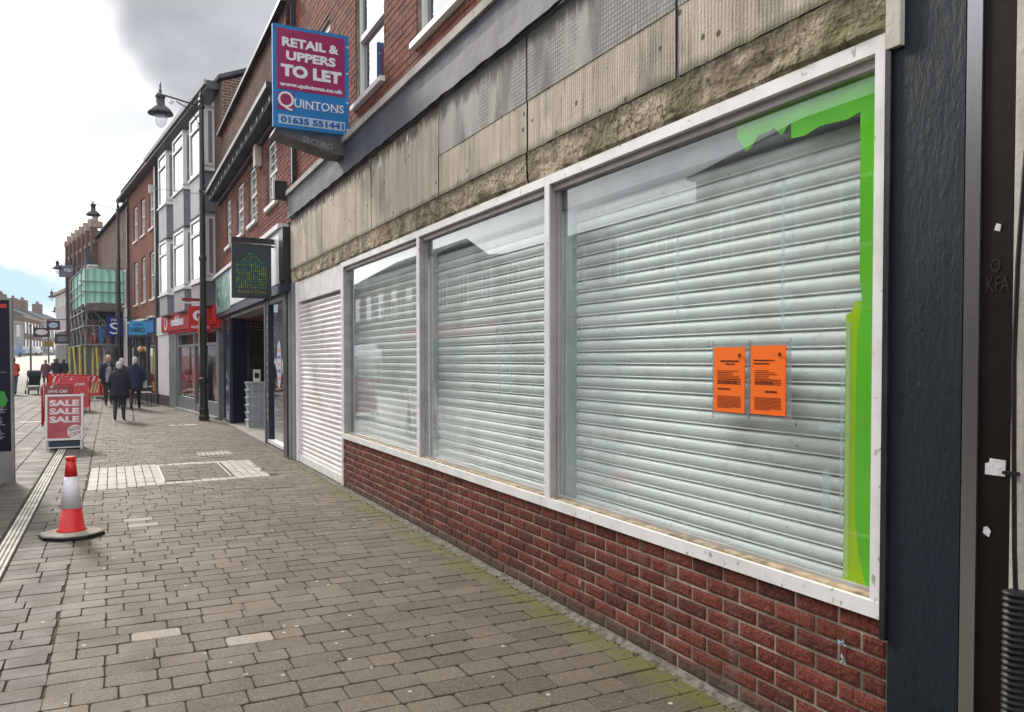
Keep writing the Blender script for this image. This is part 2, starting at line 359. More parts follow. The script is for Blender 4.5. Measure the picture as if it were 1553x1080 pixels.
def worn_white():
    g = G('grimy_white_frame'); n = g.noise(5, 6); c = g.mix(g.rng(n, .35, .7), (.86, .85, .84), (.74, .725, .71))
    c = g.mix(g.rng(g.noise(26, 6, vs=(1, 1, 1)), .62, .72, 0, .7), c, (.23, .19, .14))
    g.col(c); g.b.inputs['Roughness'].default_value = .4; g.bump(g.noise(60, 3), .1, .004); return g.m
m_frame = worn_white()
m_grime = M('grimy_sill_bed', (.34, .27, .17), .9, .5, 14, .6, 90)
m_reveal = M('grey_reveal', (.40, .375, .37), .5, .15, 6, .1, 30)
def slat_mat(name, a, b, warm=0):
    g = G(name); z = g.sep()[2]; c = g.mix(g.rng(g.noise(2, 5, vs=(1, 1, 3)), .3, .7), a, b)
    c = g.mix(g.rng(g.noise(1.5, 6), .5, .68, 0, .38), c, (a[0]*.52, a[1]*.46, a[2]*.44)); c = g.mix(g.rng(g.noise(7, 6, vs=(1, 1, 2)), .58, .7, 0, .22), c, (.25, .22, .2))
    c = g.mix(g.rng(g.noise(40, 5), .66, .74, 0, .6), c, (.12, .1, .09))
    g.col(c); g.b.inputs['Roughness'].default_value = .42; g.bump(g.noise(50, 2), .05, .004); return g.m
m_slat = slat_mat('pale_shutter_slat', (.82, .84, .83), (.90, .91, .90))
m_wslat = slat_mat('white_shutter_slat', (.74, .69, .69), (.86, .81, .81))
m_housing = M('shutter_housing', (.27, .28, .285), .4, .15, 5, .1, 30)
m_guide = M('shutter_guide', (.52, .56, .57), .4, .1, 5, .1, 30)

def glass_mat(name='shop_glass', tint=(.962, .988, .978), film=.03, refl=1.75):
    g = G(name); g.t.nodes.remove(g.b)
    tr = g.n('ShaderNodeBsdfTransparent'); tr.inputs[0].default_value = (*tint, 1)
    gl = g.n('ShaderNodeBsdfGlossy'); gl.inputs['Roughness'].default_value = .012; gl.inputs[0].default_value = (.92, .97, 1, 1)
    df = g.n('ShaderNodeBsdfDiffuse'); df.inputs[0].default_value = (.75, .8, .78, 1)
    fr = g.n('ShaderNodeFresnel'); fr.inputs[0].default_value = 1.5
    ge = g.n('ShaderNodeNewGeometry'); nb = g.math('SUBTRACT', 1, ge.outputs['Backfacing'])
    f = g.math('MINIMUM', g.math('MULTIPLY', g.math('MULTIPLY', fr.outputs[0], refl), nb), .95)
    s1 = g.n('ShaderNodeMixShader'); d = g.rng(g.noise(1.8, 6, vs=(1, 1, .5)), .3, .75, film*.4, film*1.6); sm = g.rng(g.noise(24, 6, vs=(1, .5, 1.5)), .66, .78, 0, .16)
    g.l(g.math('MULTIPLY', g.math('ADD', d, sm), nb), s1.inputs[0]); g.l(tr.outputs[0], s1.inputs[1]); g.l(df.outputs[0], s1.inputs[2])
    s2 = g.n('ShaderNodeMixShader'); g.l(f, s2.inputs[0]); g.l(s1.outputs[0], s2.inputs[1]); g.l(gl.outputs[0], s2.inputs[2])
    g.l(s2.outputs[0], g.out.inputs[0]); return g.m
m_glass = glass_mat()
m_cglass = glass_mat('clear_glass', (.93, .95, .95), .01, .8)
def dark_glass():
    g = G('dark_window_glass'); g.b.inputs['Base Color'].default_value = (.03, .035, .04, 1); g.b.inputs['Roughness'].default_value = .04
    g.b.inputs['IOR'].default_value = 1.6; g.b.inputs['Coat Weight'].default_value = 1; g.b.inputs['Coat Roughness'].default_value = .02; g.b.inputs['Coat IOR'].default_value = 1.7
    g.bump(g.noise(1.5, 2), .02, .02); return g.m
m_dglass = dark_glass()
m_green = M('green_vinyl', (.15, .66, .002), .55, .10, 3, .5, 5, spec=.15)
def film_mat():
    g = G('translucent_green_film'); g.t.nodes.remove(g.b); tr = g.n('ShaderNodeBsdfTransparent'); tr.inputs[0].default_value = (.55, .85, .04, 1)
    df = g.n('ShaderNodeBsdfDiffuse'); df.inputs[0].default_value = (.62, .84, .0, 1); mx = g.n('ShaderNodeMixShader'); mx.inputs[0].default_value = .75
    g.l(tr.outputs[0], mx.inputs[1]); g.l(df.outputs[0], mx.inputs[2]); g.l(mx.outputs[0], g.out.inputs[0]); return g.m
m_film = film_mat()
def navy():
    g = G('dark_blue_painted_render'); c = g.mix(g.rng(g.noise(1.4, 6), .3, .7), (.007, .014, .022), (.011, .020, .029))
    c = g.mix(g.rng(g.noise(60, 4), .68, .76, 0, .4), c, (.10, .12, .14))
    g.col(c); g.b.inputs['Roughness'].default_value = .5; g.b.inputs['Specular IOR Level'].default_value = .25; b = g.bump(g.noise(48, 7, vs=(1, 1, .4), dist=.5, rough=.6), .5, .006); g.bump(g.noise(7, 5, vs=(1, 1, .5)), .3, .015, b); return g.m
m_navy = navy()
m_black = M('black_paint', (.018, .019, .022), .35, .3, 6, .15, 40)
m_steel = M('brushed_steel', (.42, .42, .425), .24, .12, 3, .04, 200, .9, (1, 1, .05))
m_brown = M('dark_brown_panel', (.012, .0075, .006), .45, .4, 3, .12, 20, 0, (1, 1, .4), .15)
m_cream = M('cream_render', (.56, .52, .46), .85, .12, 3, .35, 40)
m_paper = M('torn_paper', (.62, .61, .62), .8, .1, 30, .3, 60)
m_orange = flat('orange_paper', (.95, .165, .012), .55)
m_ink = flat('black_ink', (.02, .018, .015), .6); m_dink = flat('ink_on_orange', (.17, .035, .01), .7)
def acryl():
    g = G('clear_wallet'); g.t.nodes.remove(g.b); tr = g.n('ShaderNodeBsdfTransparent'); tr.inputs[0].default_value = (.9, .92, .92, 1)
    gl = g.n('ShaderNodeBsdfGlossy'); gl.inputs['Roughness'].default_value = .15; df = g.n('ShaderNodeBsdfDiffuse'); df.inputs[0].default_value = (.8, .82, .82, 1)
    a = g.n('ShaderNodeMixShader'); a.inputs[0].default_value = .5; g.l(gl.outputs[0], a.inputs[1]); g.l(df.outputs[0], a.inputs[2])
    mx = g.n('ShaderNodeMixShader'); mx.inputs[0].default_value = .22; g.l(tr.outputs[0], mx.inputs[1]); g.l(a.outputs[0], mx.inputs[2]); g.l(mx.outputs[0], g.out.inputs[0]); return g.m
m_acr = acryl()
m_red = M('red_plastic', (.62, .010, .010), .42, .10, 9, .1, 40)
m_vred = M('shop_red', (.52, .008, .012), .4, .08, 3, .02, 30)
m_dred = M('board_red', (.26, .008, .014), .4, .12, 3, .02, 30)
m_magenta = flat('magenta_print', (.31, .028, .115), .35); m_sblue = flat('blue_print', (.022, .19, .48), .35); m_pblue = flat('pale_blue_print', (.42, .55, .72), .35)
m_lett = flat('white_lettering', (.72, .74, .80), .5); m_lblue = flat('blue_lettering', (.02, .12, .36), .5)
m_iron = M('black_iron', (.018, .018, .022), .38, .3, 8, .2, 60)
m_rubber = M('black_rubber', (.012, .012, .014), .5, .3, 8, .25, 60, spec=.3); m_rubtop = M('dusty_rubber', (.34, .32, .26), .85, .25, 8, .3, 60)
m_reflw = M('reflective_sleeve', (.74, .70, .76), .35, .08, 12, .2, 30)
m_cblack = M('concrete_grey', (.30, .29, .27), .85, .2, 3, .3, 40)
m_gpanel = M('grey_panel', (.19, .19, .215), .55, .1, 3, .05, 30); m_gpanel2 = M('pale_grey_panel', (.33, .32, .32), .55, .1, 3, .05, 30)
m_pvc = M('white_pvc', (.72, .71, .71), .45, .05, 3, .02, 30)
m_interior = M('dim_interior', (.045, .045, .055), .9, .4, 1.5, 0)
m_dnavy = M('navy_shopfront_paint', (.012, .022, .055), .4, .15, 3, .05, 30)
m_gshop = M('grey_shopfront_paint', (.17, .175, .185), .5, .1, 3, .05, 30)
m_dteal = M('dark_teal_board', (.022, .035, .04), .5, .15, 3, .05, 30)
m_net = M('green_debris_netting', (.38, .72, .60), .8, .16, 1.5, .5, 6, 0, (2.5, 2.5, .4))
m_tube = M('galvanised_tube', (.23, .24, .26), .4, .2, 6, .1, 40, .5)
m_board = M('scaffold_board', (.16, .13, .10), .8, .3, 5, .2, 30)
m_yel = M('yellow_foam_sleeve', (.62, .55, .14), .6, .15, 5, .1, 30)
m_skin = M('skin', (.50, .30, .23), .55, .08, 8, .02, 60)

# ------------------------------------------------------------------ ground
def gz(y):
    t = min(max((y-62)/90, 0), 1); return 2.35*t*t*(3-2*t)
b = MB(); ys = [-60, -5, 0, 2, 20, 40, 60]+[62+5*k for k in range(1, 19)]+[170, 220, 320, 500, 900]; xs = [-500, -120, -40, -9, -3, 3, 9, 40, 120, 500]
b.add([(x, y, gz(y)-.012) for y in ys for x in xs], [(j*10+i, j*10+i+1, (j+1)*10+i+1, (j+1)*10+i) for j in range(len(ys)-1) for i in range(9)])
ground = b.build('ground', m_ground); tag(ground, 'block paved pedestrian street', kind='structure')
bed = part('joint_bed', m_joint, None, (-6.2, 2.56, -1, 47.5, -.05, -.0065)); bed['kind'] = 'structure'; bed['label'] = 'dark sand joints between the street pavers'
def paver_mesh(name, m, seed):
    rr = random.Random(seed); b = MB()
    j = lambda a=.012: rr.uniform(-a, a)
    o = [(-.5+j(), -.42), (-.445+j(), -.5+j(.015)), (0+j(.05), -.5+j(.03)), (.445+j(), -.5+j(.015)), (.5+j(), -.42), (.5+j(), .42), (.445+j(), .5+j(.015)), (0, .5+j(.03)), (-.445+j(), .5+j(.015)), (-.5+j(), .42)]
    n = len(o); top = [(x*.972, y*.955, 0+rr.uniform(-.0006, .0006)) for x, y in o]
    b.add([(x, y, -.03) for x, y in o]+[(x*.995, y*.99, -.0045) for x, y in o]+top,
          [(k, (k+1) % n, n+(k+1) % n, n+k) for k in range(n)]+[(n+k, n+(k+1) % n, 2*n+(k+1) % n, 2*n+k) for k in range(n)]+[tuple(range(2*n, 3*n))])
    return b.mesh(name, m), b
PV = [paver_mesh('paver', m_paver, k) for k in range(6)]; PL = [paver_mesh('paver', m_lpaver, 20+k) for k in range(3)]; PS = [paver_mesh('paver', m_slab, 40+k) for k in range(3)]; PO = [paver_mesh('paver', m_opaver, 60+k) for k in range(2)]
cy, sy_ = math.cos(R(YAW)), math.sin(R(YAW))
def proj(x, y, z=0):
    d = x*sy_+y*cy; e = x*cy-y*sy_
    if d < .2: return None
    return 776.5+FPX*e/d, 546+FPX*(1.6-z)/d, d
pav = []; rr = random.Random(3); row = .1635
def nearb(x): return 11.06+max(0, x+.3)*.143
def in_band(x, y): return -.30 < x < 1.95 and nearb(x) < y < 13.42
k = 0; y = 1.9
while y < 47:
    pit = row if True else 0
    x = -.33+rr.uniform(-.02, .0) ; x = -.31; first = True
    while x < 2.48:
        w = rr.choice((.2, .24, .24, .26, .27, .17)) if not first else rr.choice((.12, .2, .26)); first = False
        if x+w > 2.42: w = 2.532-x
        cx, cyy = x+w/2, y+pit/2
        if not in_band(cx, cyy): pav.append((cx, cyy+.014*noise.noise(Vector((cx*.9, y*.35, 1))), w-.0045, pit-.0045, 0))
        x += w
    x = -.735; e = -.315+rr.uniform(-.012, .012)          # edging blocks beside the drainage strip
    c = x+rr.choice((.15, .21, .21, .25)); pav.append(((x+c)/2, y+pit/2, c-x-.005, pit-.005, 2)); pav.append(((c+e)/2, y+pit/2, e-c-.005, pit-.005, 2))
    y += pit; k += 1
y = 5.0
while y < 47:                                           # slabs on the far side of the strip
    for i in range(12):
        x = -.90-.36*(i+1); pav.append((x+.18, y+.1, .35, .19, 2))
    y += .2
# pale blocks in a panel round the recessed cover
for i in range(20):
    x = -.295+i*.112; n0 = nearb(x+.05); mid = 8 <= i <= 15
    if mid: spans = [(n0, n0+.22), (13.22, 13.42)]
    else: spans = [(n0+(13.42-n0)*j/6, n0+(13.42-n0)*(j+1)/6) for j in range(6)]
    for a, b_ in spans: pav.append((x+.056, (a+b_)/2, .105, b_-a-.008, 1))
for j in range(9):                                      # cover infill
    y0_ = 11.50+j*.191; x = .615; 
    while x < 1.42:
        w = min(rr.choice((.2, .22, .24)), 1.435-x)
        if 1.435-x-w < .08: w = 1.435-x
        pav.append((x+w/2, y0_+.095, w-.004, .187, 0)); x += w
bed2 = None
def size_of(q):
    p = proj(q[0], q[1])
    if p is None or not (-40 < p[0] < 1600 and p[1] < 1120) : return -1
    return q[2]*q[3]/p[2]**2*1e4
special = [(1.55, 21.3, .65, .3, 1), (-1.9, 24.0, .5, .25, 1)]
def hit(q): return False
for sx_, sy2 in ((.318, 4.945), (.66, 4.84), (.12, 8.55), (.10, 8.85)):     # odd pale blocks set among the grey ones
    q = min((q for q in pav if q[4] == 0 and q[2] > .225), key=lambda q: (q[0]-sx_)**2+(q[1]-sy2)**2); pav.remove(q); pav.append(q[:4]+(3,))
order = sorted([q for q in pav], key=size_of, reverse=True)
order = [q for q in order if not hit(q)]+special
order.sort(key=size_of, reverse=True)
stuff = {0: MB(), 1: MB(), 2: MB(), 3: MB()}
setd = {0: PV, 1: PL, 2: PS, 3: PO}
for i, q in enumerate(order):
    me, bb = rr.choice(setd[q[4]]); zt = rr.uniform(-.0025, .0025)+(.003 if q in special else 0); tx, ty = rr.uniform(-.012, .012), rr.uniform(-.012, .012)
    rz = rr.uniform(-.012, .012) if q[4] == 0 else 0
    if i < 300:
        inst('paver', me, bed, (q[0], q[1], zt+.004), (tx, ty, rz), (q[2], q[3], 1))
    else:
        c, s_ = math.cos(rz), math.sin(rz)
        stuff[q[4]].add([(q[0]+(a*q[2]*c-b2*q[3]*s_), q[1]+(a*q[2]*s_+b2*q[3]*c), z+zt+.004+a*q[2]*ty*.6+b2*q[3]*tx*.6) for a, b2, z in bb.v], bb.f)
stuff[3].build('buff_pavers', m_opaver, bed, kind='stuff'); stuff[0].build('street_pavers', m_paver, bed, kind='stuff'); stuff[1].build('pale_pavers', m_lpaver, bed, kind='stuff'); stuff[2].build('edge_slabs', m_slab, bed, kind='stuff')
# drainage strip with raised ribs
t = thing('drainage_strip', (-.81, 0, 0), 'long pale stone drainage strip with raised ribs running along the paving', 'drain')
m_strip = M('pale_strip_stone', (.55, .52, .45), .75, .3, 4, .35, 90); m_slot = M('strip_dirt', (.19, .175, .15), .9, .4, 8, .3, 60)
yy = 3.0
while yy < 17.2:
    l = rr.uniform(.45, .5); part('channel_block', m_slot, t, (-.065, .065, yy, yy+l, -.03, .006)); yy += l+.004
for k in range(4):
    bb = MB(); yy = 3.0
    while yy < 17.2:
        l = rr.uniform(.45, .5); bb.bbox(-.063+k*.034, -.063+k*.034+.022, yy, yy+l-.006, .0062, .014, .003); yy += l
    bb.build('rib', m_strip, t)
# recessed cover edges
t = thing('inspection_cover', (0, 0, 0), 'recessed paver-filled inspection cover with thin pale metal edges in the pale block panel', 'manhole cover')
part('metal_edge', m_pvc, t, (.592, .610, 11.46, 13.2, 0, .012)); part('metal_edge', m_pvc, t, (1.44, 1.458, 11.6, 13.2, 0, .012))
t = thing('tactile_plate', (0, 0, 0), 'small pale speckled patch of studded paving above the pale block panel', 'paving patch')
part('plate', m_lpaver, t, (1.28, 1.82, 14.25, 14.75, 0, .01))
bb = MB()
for i in range(7):
    for j in range(6): bb.lathe((1.32+i*.076, 14.3+j*.08, .0101), [(.022, 0), (.018, .008), (.01, .010)], 8)
bb.build('studs', m_lpaver, t, kind='stuff')
# grit along the foot of the wall
bb = MB(); n = 260
def nz(a, b_=0., c=0.): return noise.noise(Vector((a, b_, c)))
prof = [[] for _ in range(n+1)]
for i in range(n+1):
    yy = 2.0+i*11/n; w = .05+.025*nz(yy*3, 1)
    prof[i] = [(2.535-w*.4+.01*nz(yy*9), yy, .003), (2.552+.008*nz(yy*12, 5), yy, .012+.008*nz(yy*14, 3)), (2.585, yy, .018+.012*nz(yy*8, 7))]
bb.add([p for q in prof for p in q], [(i*3+j, i*3+j+1, i*3+j+4, i*3+j+3) for i in range(n) for j in range(2)])
o = bb.build('grit_fillet', m_gravel); o['kind'] = 'stuff'; o['label'] = 'gritty dirt along the foot of the brick plinth'
bb = MB()
for i in range(340):
    yy = rr.uniform(2.2, 12.6); xx = 2.53-abs(rr.gauss(0, .05)); s = rr.uniform(.002, .009)
    bb.lathe((xx, yy, .006), [(s, 0), (s*1.1, s*.4), (s*.5, s)], 5)
o = bb.build('grit', m_gravel); o['kind'] = 'stuff'; o['label'] = 'loose grit and crumbs beside the brick plinth'

# ------------------------------------------------------------------ vacant shop (near facade). local x = 0 on the frame plane, +x into the building
XF = 2.567
shop = thing('vacant_shop', (XF, 0, .03), 'vacant red brick shop with closed pale roller shutters behind three big windows', 'building')
# plinth wall
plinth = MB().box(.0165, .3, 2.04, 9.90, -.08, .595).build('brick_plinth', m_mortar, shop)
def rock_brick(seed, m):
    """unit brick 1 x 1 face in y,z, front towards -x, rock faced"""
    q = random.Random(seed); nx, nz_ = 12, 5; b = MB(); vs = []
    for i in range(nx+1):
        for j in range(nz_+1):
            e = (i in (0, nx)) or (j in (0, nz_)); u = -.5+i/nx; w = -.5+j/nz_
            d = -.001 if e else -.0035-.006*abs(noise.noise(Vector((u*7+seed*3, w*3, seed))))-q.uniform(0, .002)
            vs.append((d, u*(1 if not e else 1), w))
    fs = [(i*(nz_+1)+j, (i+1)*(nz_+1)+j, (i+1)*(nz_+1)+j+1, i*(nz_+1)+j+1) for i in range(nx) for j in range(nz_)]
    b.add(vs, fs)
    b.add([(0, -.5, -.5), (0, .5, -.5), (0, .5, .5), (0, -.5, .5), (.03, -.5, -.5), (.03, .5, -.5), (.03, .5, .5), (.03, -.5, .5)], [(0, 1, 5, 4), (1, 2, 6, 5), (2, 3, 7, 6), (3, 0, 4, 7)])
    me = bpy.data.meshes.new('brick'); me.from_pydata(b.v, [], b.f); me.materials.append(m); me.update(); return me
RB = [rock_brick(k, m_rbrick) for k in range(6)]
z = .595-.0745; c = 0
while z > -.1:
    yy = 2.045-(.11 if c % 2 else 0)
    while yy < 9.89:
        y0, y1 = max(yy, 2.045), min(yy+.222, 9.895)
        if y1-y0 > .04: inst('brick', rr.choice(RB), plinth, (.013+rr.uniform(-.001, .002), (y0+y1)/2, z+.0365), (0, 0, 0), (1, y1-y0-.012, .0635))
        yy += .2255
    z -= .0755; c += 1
m_splash = flat('pale_blue_paint_splash', (.42, .60, .70), .6)
for yy, zz in ((2.24, .455), (2.235, .385)):
    bb = MB(); 
    for q in range(9): a_ = rr.uniform(0, 6.28); l_ = rr.uniform(.004, .022); bb.prism([(0, -.003), (l_*math.cos(a_), l_*math.sin(a_)-.001), (l_*math.cos(a_)*.9, l_*math.sin(a_)+.004), (-.002, .003)], (.0005, yy+rr.uniform(-.008, .008), zz+rr.uniform(-.01, .01)), (0, 1, 0), (0, 0, 1), (.002, 0, 0))
    bb.build('paint_splash', m_splash, plinth, kind='stuff')
# window frames
def ytube(b, x0, x1, y0, y1, z0, z1): b.box(x0, x1, y0, y1, z0, z1)
wins = [(2.108, 4.61), (4.67, 7.10), (7.16, 9.84)]
def slat_mesh(length, pitch, m):
    pr = [(.014, 0), (.014, .0036), (-.0055, .0040), (-.0085, .0058), (-.0075, .0085), (-.0005, .0125), (-.006, .0175), (-.0105, .027), (-.0130, .038), (-.0128, .048), (-.0095, .060), (-.002, .0715), (.014, .0740), (.014, .0772)]
    k = pitch/.077; b = MB(); b.smooth = True; n = len(pr); 
    b.add([(x, y, zz*k) for y in (0, length) for x, zz in pr], [(i, i+1, n+i+1, n+i) for i in range(n-1)])
    me = bpy.data.meshes.new('slat'); me.from_pydata(b.v, [], b.f); me.polygons.foreach_set('use_smooth', [True]*len(b.f)); me.materials.append(m); me.update(); return me
fr = MB(); fr.box(-.004, .085, 2.057, 9.90, 2.715, 2.775); fr.box(-.010, .075, 2.057, 9.90, .598, .660)
fr.build('outer_frame', m_frame, shop, label='white painted metal frame with grubby joints')
for y0, y1 in ((2.058, 2.108), (4.61, 4.67), (7.10, 7.16), (9.84, 9.899)):
    part('mullion', m_frame, shop, (-.007, .004, y0, y1, .6605, 2.7145)); part('mullion_core', m_reveal, shop, (.0045, .082, y0+.008, y1-.008, .6605, 2.7145))
part('sill_bed', m_grime, shop, *[(.012, .066, y0+.003, y1-.003, .661, .669) for y0, y1 in wins])
part('backing', m_housing, shop, (.26, .3, 2.0, 9.9, .55, 2.9))
for i, (y0, y1) in enumerate(wins):
    win = part('shop_window', m_reveal, shop, (.052, .082, y0, y1, .661, .684), (.03, .082, y0, y1, 2.675, 2.714), (.055, .082, y0+.0, y0+.016, .685, 2.674), (.055, .082, y1-.016, y1, .685, 2.674))
    MB().box(.064, .070, y0+.012, y1-.012, .68, 2.68).build('pane', m_glass, win)
    y0s, y1s = y0+.03, y1+.0
    sh = part('roller_shutter', m_guide, shop, (.128, .20, y1s-.075, y1s+.02, .60, 2.56), (.13, .20, y0s-.06, y0s-.002, .60, 2.56))
    part('shutter_housing', m_housing, sh, (.10, .25, y0-.02, y1+.02, 2.56, 2.71))
    me = slat_mesh(y1s-.07-y0s, .077, m_slat); zz = .615
    while zz+.077 < 2.57: inst('slat', me, sh, (.172, y0s, zz)); zz += .0772
    part('bottom_bar', m_guide, sh, (.155, .18, y0s, y1s-.07, .585, .614))
# glass lettering and stickers (vinyl on the back of the big pane)
bb = MB(); bb.prism([(2.112, .66), (2.17, .66), (2.196, .70), (2.224, .80), (2.244, .95), (2.248, 1.2), (2.242, 1.67), (2.225, 1.77), (2.222, 1.80), (2.234, 1.9), (2.238, 2.544), (2.30, 2.53), (2.36, 2.535), (2.44, 2.54), (2.52, 2.52), (2.596, 2.527), (2.60, 2.60), (2.63, 2.575), (2.654, 2.555), (2.70, 2.60), (2.734, 2.59), (2.795, 2.59), (2.84, 2.55), (2.868, 2.535), (2.90, 2.57), (2.93, 2.60), (2.938, 2.675), (2.112, 2.675)][::-1], (.0712, 0, 0), (0, 1, 0), (0, 0, 1), (.0012, 0, 0))
bb.build('green_vinyl', m_green, shop, label='bright green vinyl border peeling at its torn top corner')
MB().prism([(2.14, .66), (2.303, .66), (2.300, 1.75), (2.275, 1.76), (2.262, 1.80), (2.14, 1.81)][::-1], (.0745, 0, 0), (0, 1, 0), (0, 0, 1), (.001, 0, 0)).build('green_film', m_film, shop, label='translucent lime film strip beside the vinyl border')
m_tape = film_mat.__call__(); m_tape.name = 'old_tape'
for nd in m_tape.node_tree.nodes:
    if nd.type == 'BSDF_TRANSPARENT': nd.inputs[0].default_value = (.88, .93, .95, 1)
    if nd.type == 'BSDF_DIFFUSE': nd.inputs[0].default_value = (.7, .78, .8, 1)
    if nd.type == 'MIX_SHADER': nd.inputs[0].default_value = .16
for q in ((2.268, 2.285, .70, 1.72), (2.30, 2.312, .9, 1.55), (2.36, 2.40, .95, 1.12), (2.30, 2.42, 1.28, 1.30), (3.35, 3.37, 1.8, 2.2), (5.3, 5.32, 1.3, 1.9), (5.5, 5.515, 1.2, 2.0), (2.62, 2.64, 1.7, 2.35)):
    part('tape', m_tape, shop, (.0615, .0632, q[0], q[1], q[2], q[3]))
# planning notices in clear wallets
def notice(y0, y1, z0, z1, lab, wide):
    t = thing('planning_notice', (XF, 0, 0), lab, 'notice', 'orange planning notices taped to the glass')
    w = MB().box(.0535, .0600, y0-.012, y1+.012, z0-.018, z1+.018).build('wallet', m_acr, t)
    part('sheet', m_orange, t, (.0490, .0528, y0, y1, z0, z1))
    W_ = y1-y0; u = (0, -1, 0); o = lambda a, zz: (.0486, y1-a*W_, z0+zz)
    def line(a, b_, zz, h=.0028): part_lines.box(.0478, .0486, y1-a*W_, y1-b_*W_, z0+zz, z0+zz+h)
    part_lines = MB()
    for k in range(6): line(.12, .12+.76*rr.uniform(.5, 1), .195-.008*k)
    for k in range(4): line(.12, .88, .155-.007*k)
    for k in range(10): line(.12, .88-.3*(k == 9), .075-.006*k, .0022)
    part_lines.build('small_print', m_dink, t, kind='stuff')
    if wide:
        text('Planning Application in a', 'heading', m_ink, t, o(.1, .238), u, (0, 0, 1), W_*.6, .010, .0008, .02); text('Conservation Area', 'heading', m_ink, t, o(.1, .225), u, (0, 0, 1), W_*.45, .009, .0008, .02)
        text('26 OCTOBER 2023', 'date', m_dink, t, o(.15, .137), u, (0, 0, 1), W_*.5, .011, .0008, .01); text('24/01734/FUL', 'reference', m_ink, t, o(.42, .098), u, (0, 0, 1), W_*.36, .010, .0008, .03)
    else:
        text('LISTED BUILDINGS & AREAS', 'heading', m_ink, t, o(.22, .238), u, (0, 0, 1), W_*.6, .009, .0008, .02); text('CONSERVATION', 'heading', m_ink, t, o(.38, .225), u, (0, 0, 1), W_*.3, .007, .0008, .02)
        text('26 OCTOBER 2023', 'date', m_dink, t, o(.12, .137), u, (0, 0, 1), W_*.65, .012, .0008, .01); text('24/01734/FUL', 'reference', m_ink, t, o(.14, .105), u, (0, 0, 1), W_*.42, .010, .0008, .03)
    MB().lathe((.0475, y1-W_*.84, z0+.262), [(.006, 0), (.008, .008), (.004, .016)], 6).build('crest', m_dink, t)
    part('tape', m_acr, t, (.050, .056, y0-.03, y0-.016, z0-.035, z1+.03)); part('tape', m_acr, t, (.050, .056, y1+.006, y1+.016, z0-.035, z1+.03))
notice(2.849, 3.060, 1.352, 1.660, 'orange planning notice with centred heading, farther from the green border', False)
notice(2.597, 2.810, 1.355, 1.664, 'orange planning notice with bold left-aligned heading, nearer the green border', True)
# crumbling concrete lip above the frame
def lip(y0, y1):
    ny, nzz = int((y1-y0)/.02), 10; vs = []
    for i in range(ny+1):
        for j in range(nzz+1):
            yy = y0+(y1-y0)*i/ny; zz = 2.777+(2.985-2.777)*j/nzz
            f = noise.fractal(Vector((yy*4, zz*9, 3)), 1, 2, 5); sp = max(0, noise.noise(Vector((yy*1.6, zz*2.5, 9)))+.15)
            low = max(0, min(1, (2.91-zz)/.05)); x = -.014+.013*sp*low+.004*f+.012*f*low
            if j == nzz: x = .05; zz = 2.984
            elif j == nzz-1: zz = 2.978; x -= .004
            if j == 0: x = .0
            vs.append((x, yy, zz+.004*nz(yy*20, zz*20)))
    b = MB(); b.smooth = False; b.add(vs, [(i*(nzz+1)+j, i*(nzz+1)+j+1, (i+1)*(nzz+1)+j+1, (i+1)*(nzz+1)+j) for i in range(ny) for j in range(nzz)])
    b.build('concrete_lip', m_lip, shop, label='mossy spalled concrete lip')
lip(2.06, 4.89); lip(4.92, 9.0); lip(9.0, 13.0)
part('lintel_core', m_lip, shop, (.03, .3, 2.03, 13.02, 2.776, 2.98))
# ribbed panels, each with a dark joint between
js = [1.95, 3.28, 4.905, 6.57, 8.6, 10.9, 13.03]
for i in range(len(js)-1):
    y0, y1 = js[i]+.012, js[i+1]-.012
    ny = int((y1-y0)/.04); b = MB(); vs = []
    for a in range(ny+1):
        for c_ in range(9):
            yy = y0+(y1-y0)*a/ny; zz = 2.99+(3.80-2.99)*c_/8
            x = -.012+.004*noise.noise(Vector((yy*2, zz*2, 1)))
            if c_ == 8: x += .022*max(0, noise.fractal(Vector((yy*3, 0, 4)), 1, 2, 4)+.3); zz += .012*nz(yy*7)
            if c_ == 0: zz += .006*nz(yy*11)
            vs.append((x, yy, zz))
    b.add(vs, [(a*9+c_, a*9+c_+1, (a+1)*9+c_+1, (a+1)*9+c_) for a in range(ny) for c_ in range(8)])
    b.build('concrete_panel', m_fascia, shop)
    if y1 < 6.8:
        part('mosaic_patch', m_tiles, shop, (-.0175, -.013, y0+.0, y1-.0, 3.335, 3.79))
part('panel_backing', m_cblack, shop, (.012, .3, 1.95, 13.03, 2.982, 3.84))
m_filler = M('blue_grey_joint_filler', (.10, .11, .15), .6, .3, 9, .3, 60)
for jy in js[1:-1]: part('joint_filler', m_filler, shop, (-.005, .012, jy-.012, jy+.012, 2.86, 3.80))
# lead flashing, slightly sagging
ny = 120; vs = []
for i in range(ny+1):
    yy = 1.95+11.08*i/ny
    for j, (x, zz) in enumerate(((-.012, 3.815), (-.058, 3.80), (-.052, 3.9), (-.046, 4.02), (-.052, 4.12), (-.06, 4.155))):
        vs.append((x+.006*nz(yy*2, j)+(.004*nz(yy*9, j)), yy, zz+(.014*nz(yy*4, 2)+.008*nz(yy*15, 8) if j < 2 else 0)))
b = MB(); b.add(vs, [(i*6+j, i*6+j+1, (i+1)*6+j+1, (i+1)*6+j) for i in range(ny) for j in range(5)]); b.build('lead_flashing', m_lead, shop)
yy = 1.95
while yy < 12.9:
    l = min(1.85, 13.03-yy); MB().box(-.085, .12, yy+.004, yy+l-.004, 4.158, 4.232).build('coping_stone', m_coping, shop); yy += l
part('end_stub', m_cream, shop, (-.03, .0, 1.985, 2.045, 2.70, 3.2))
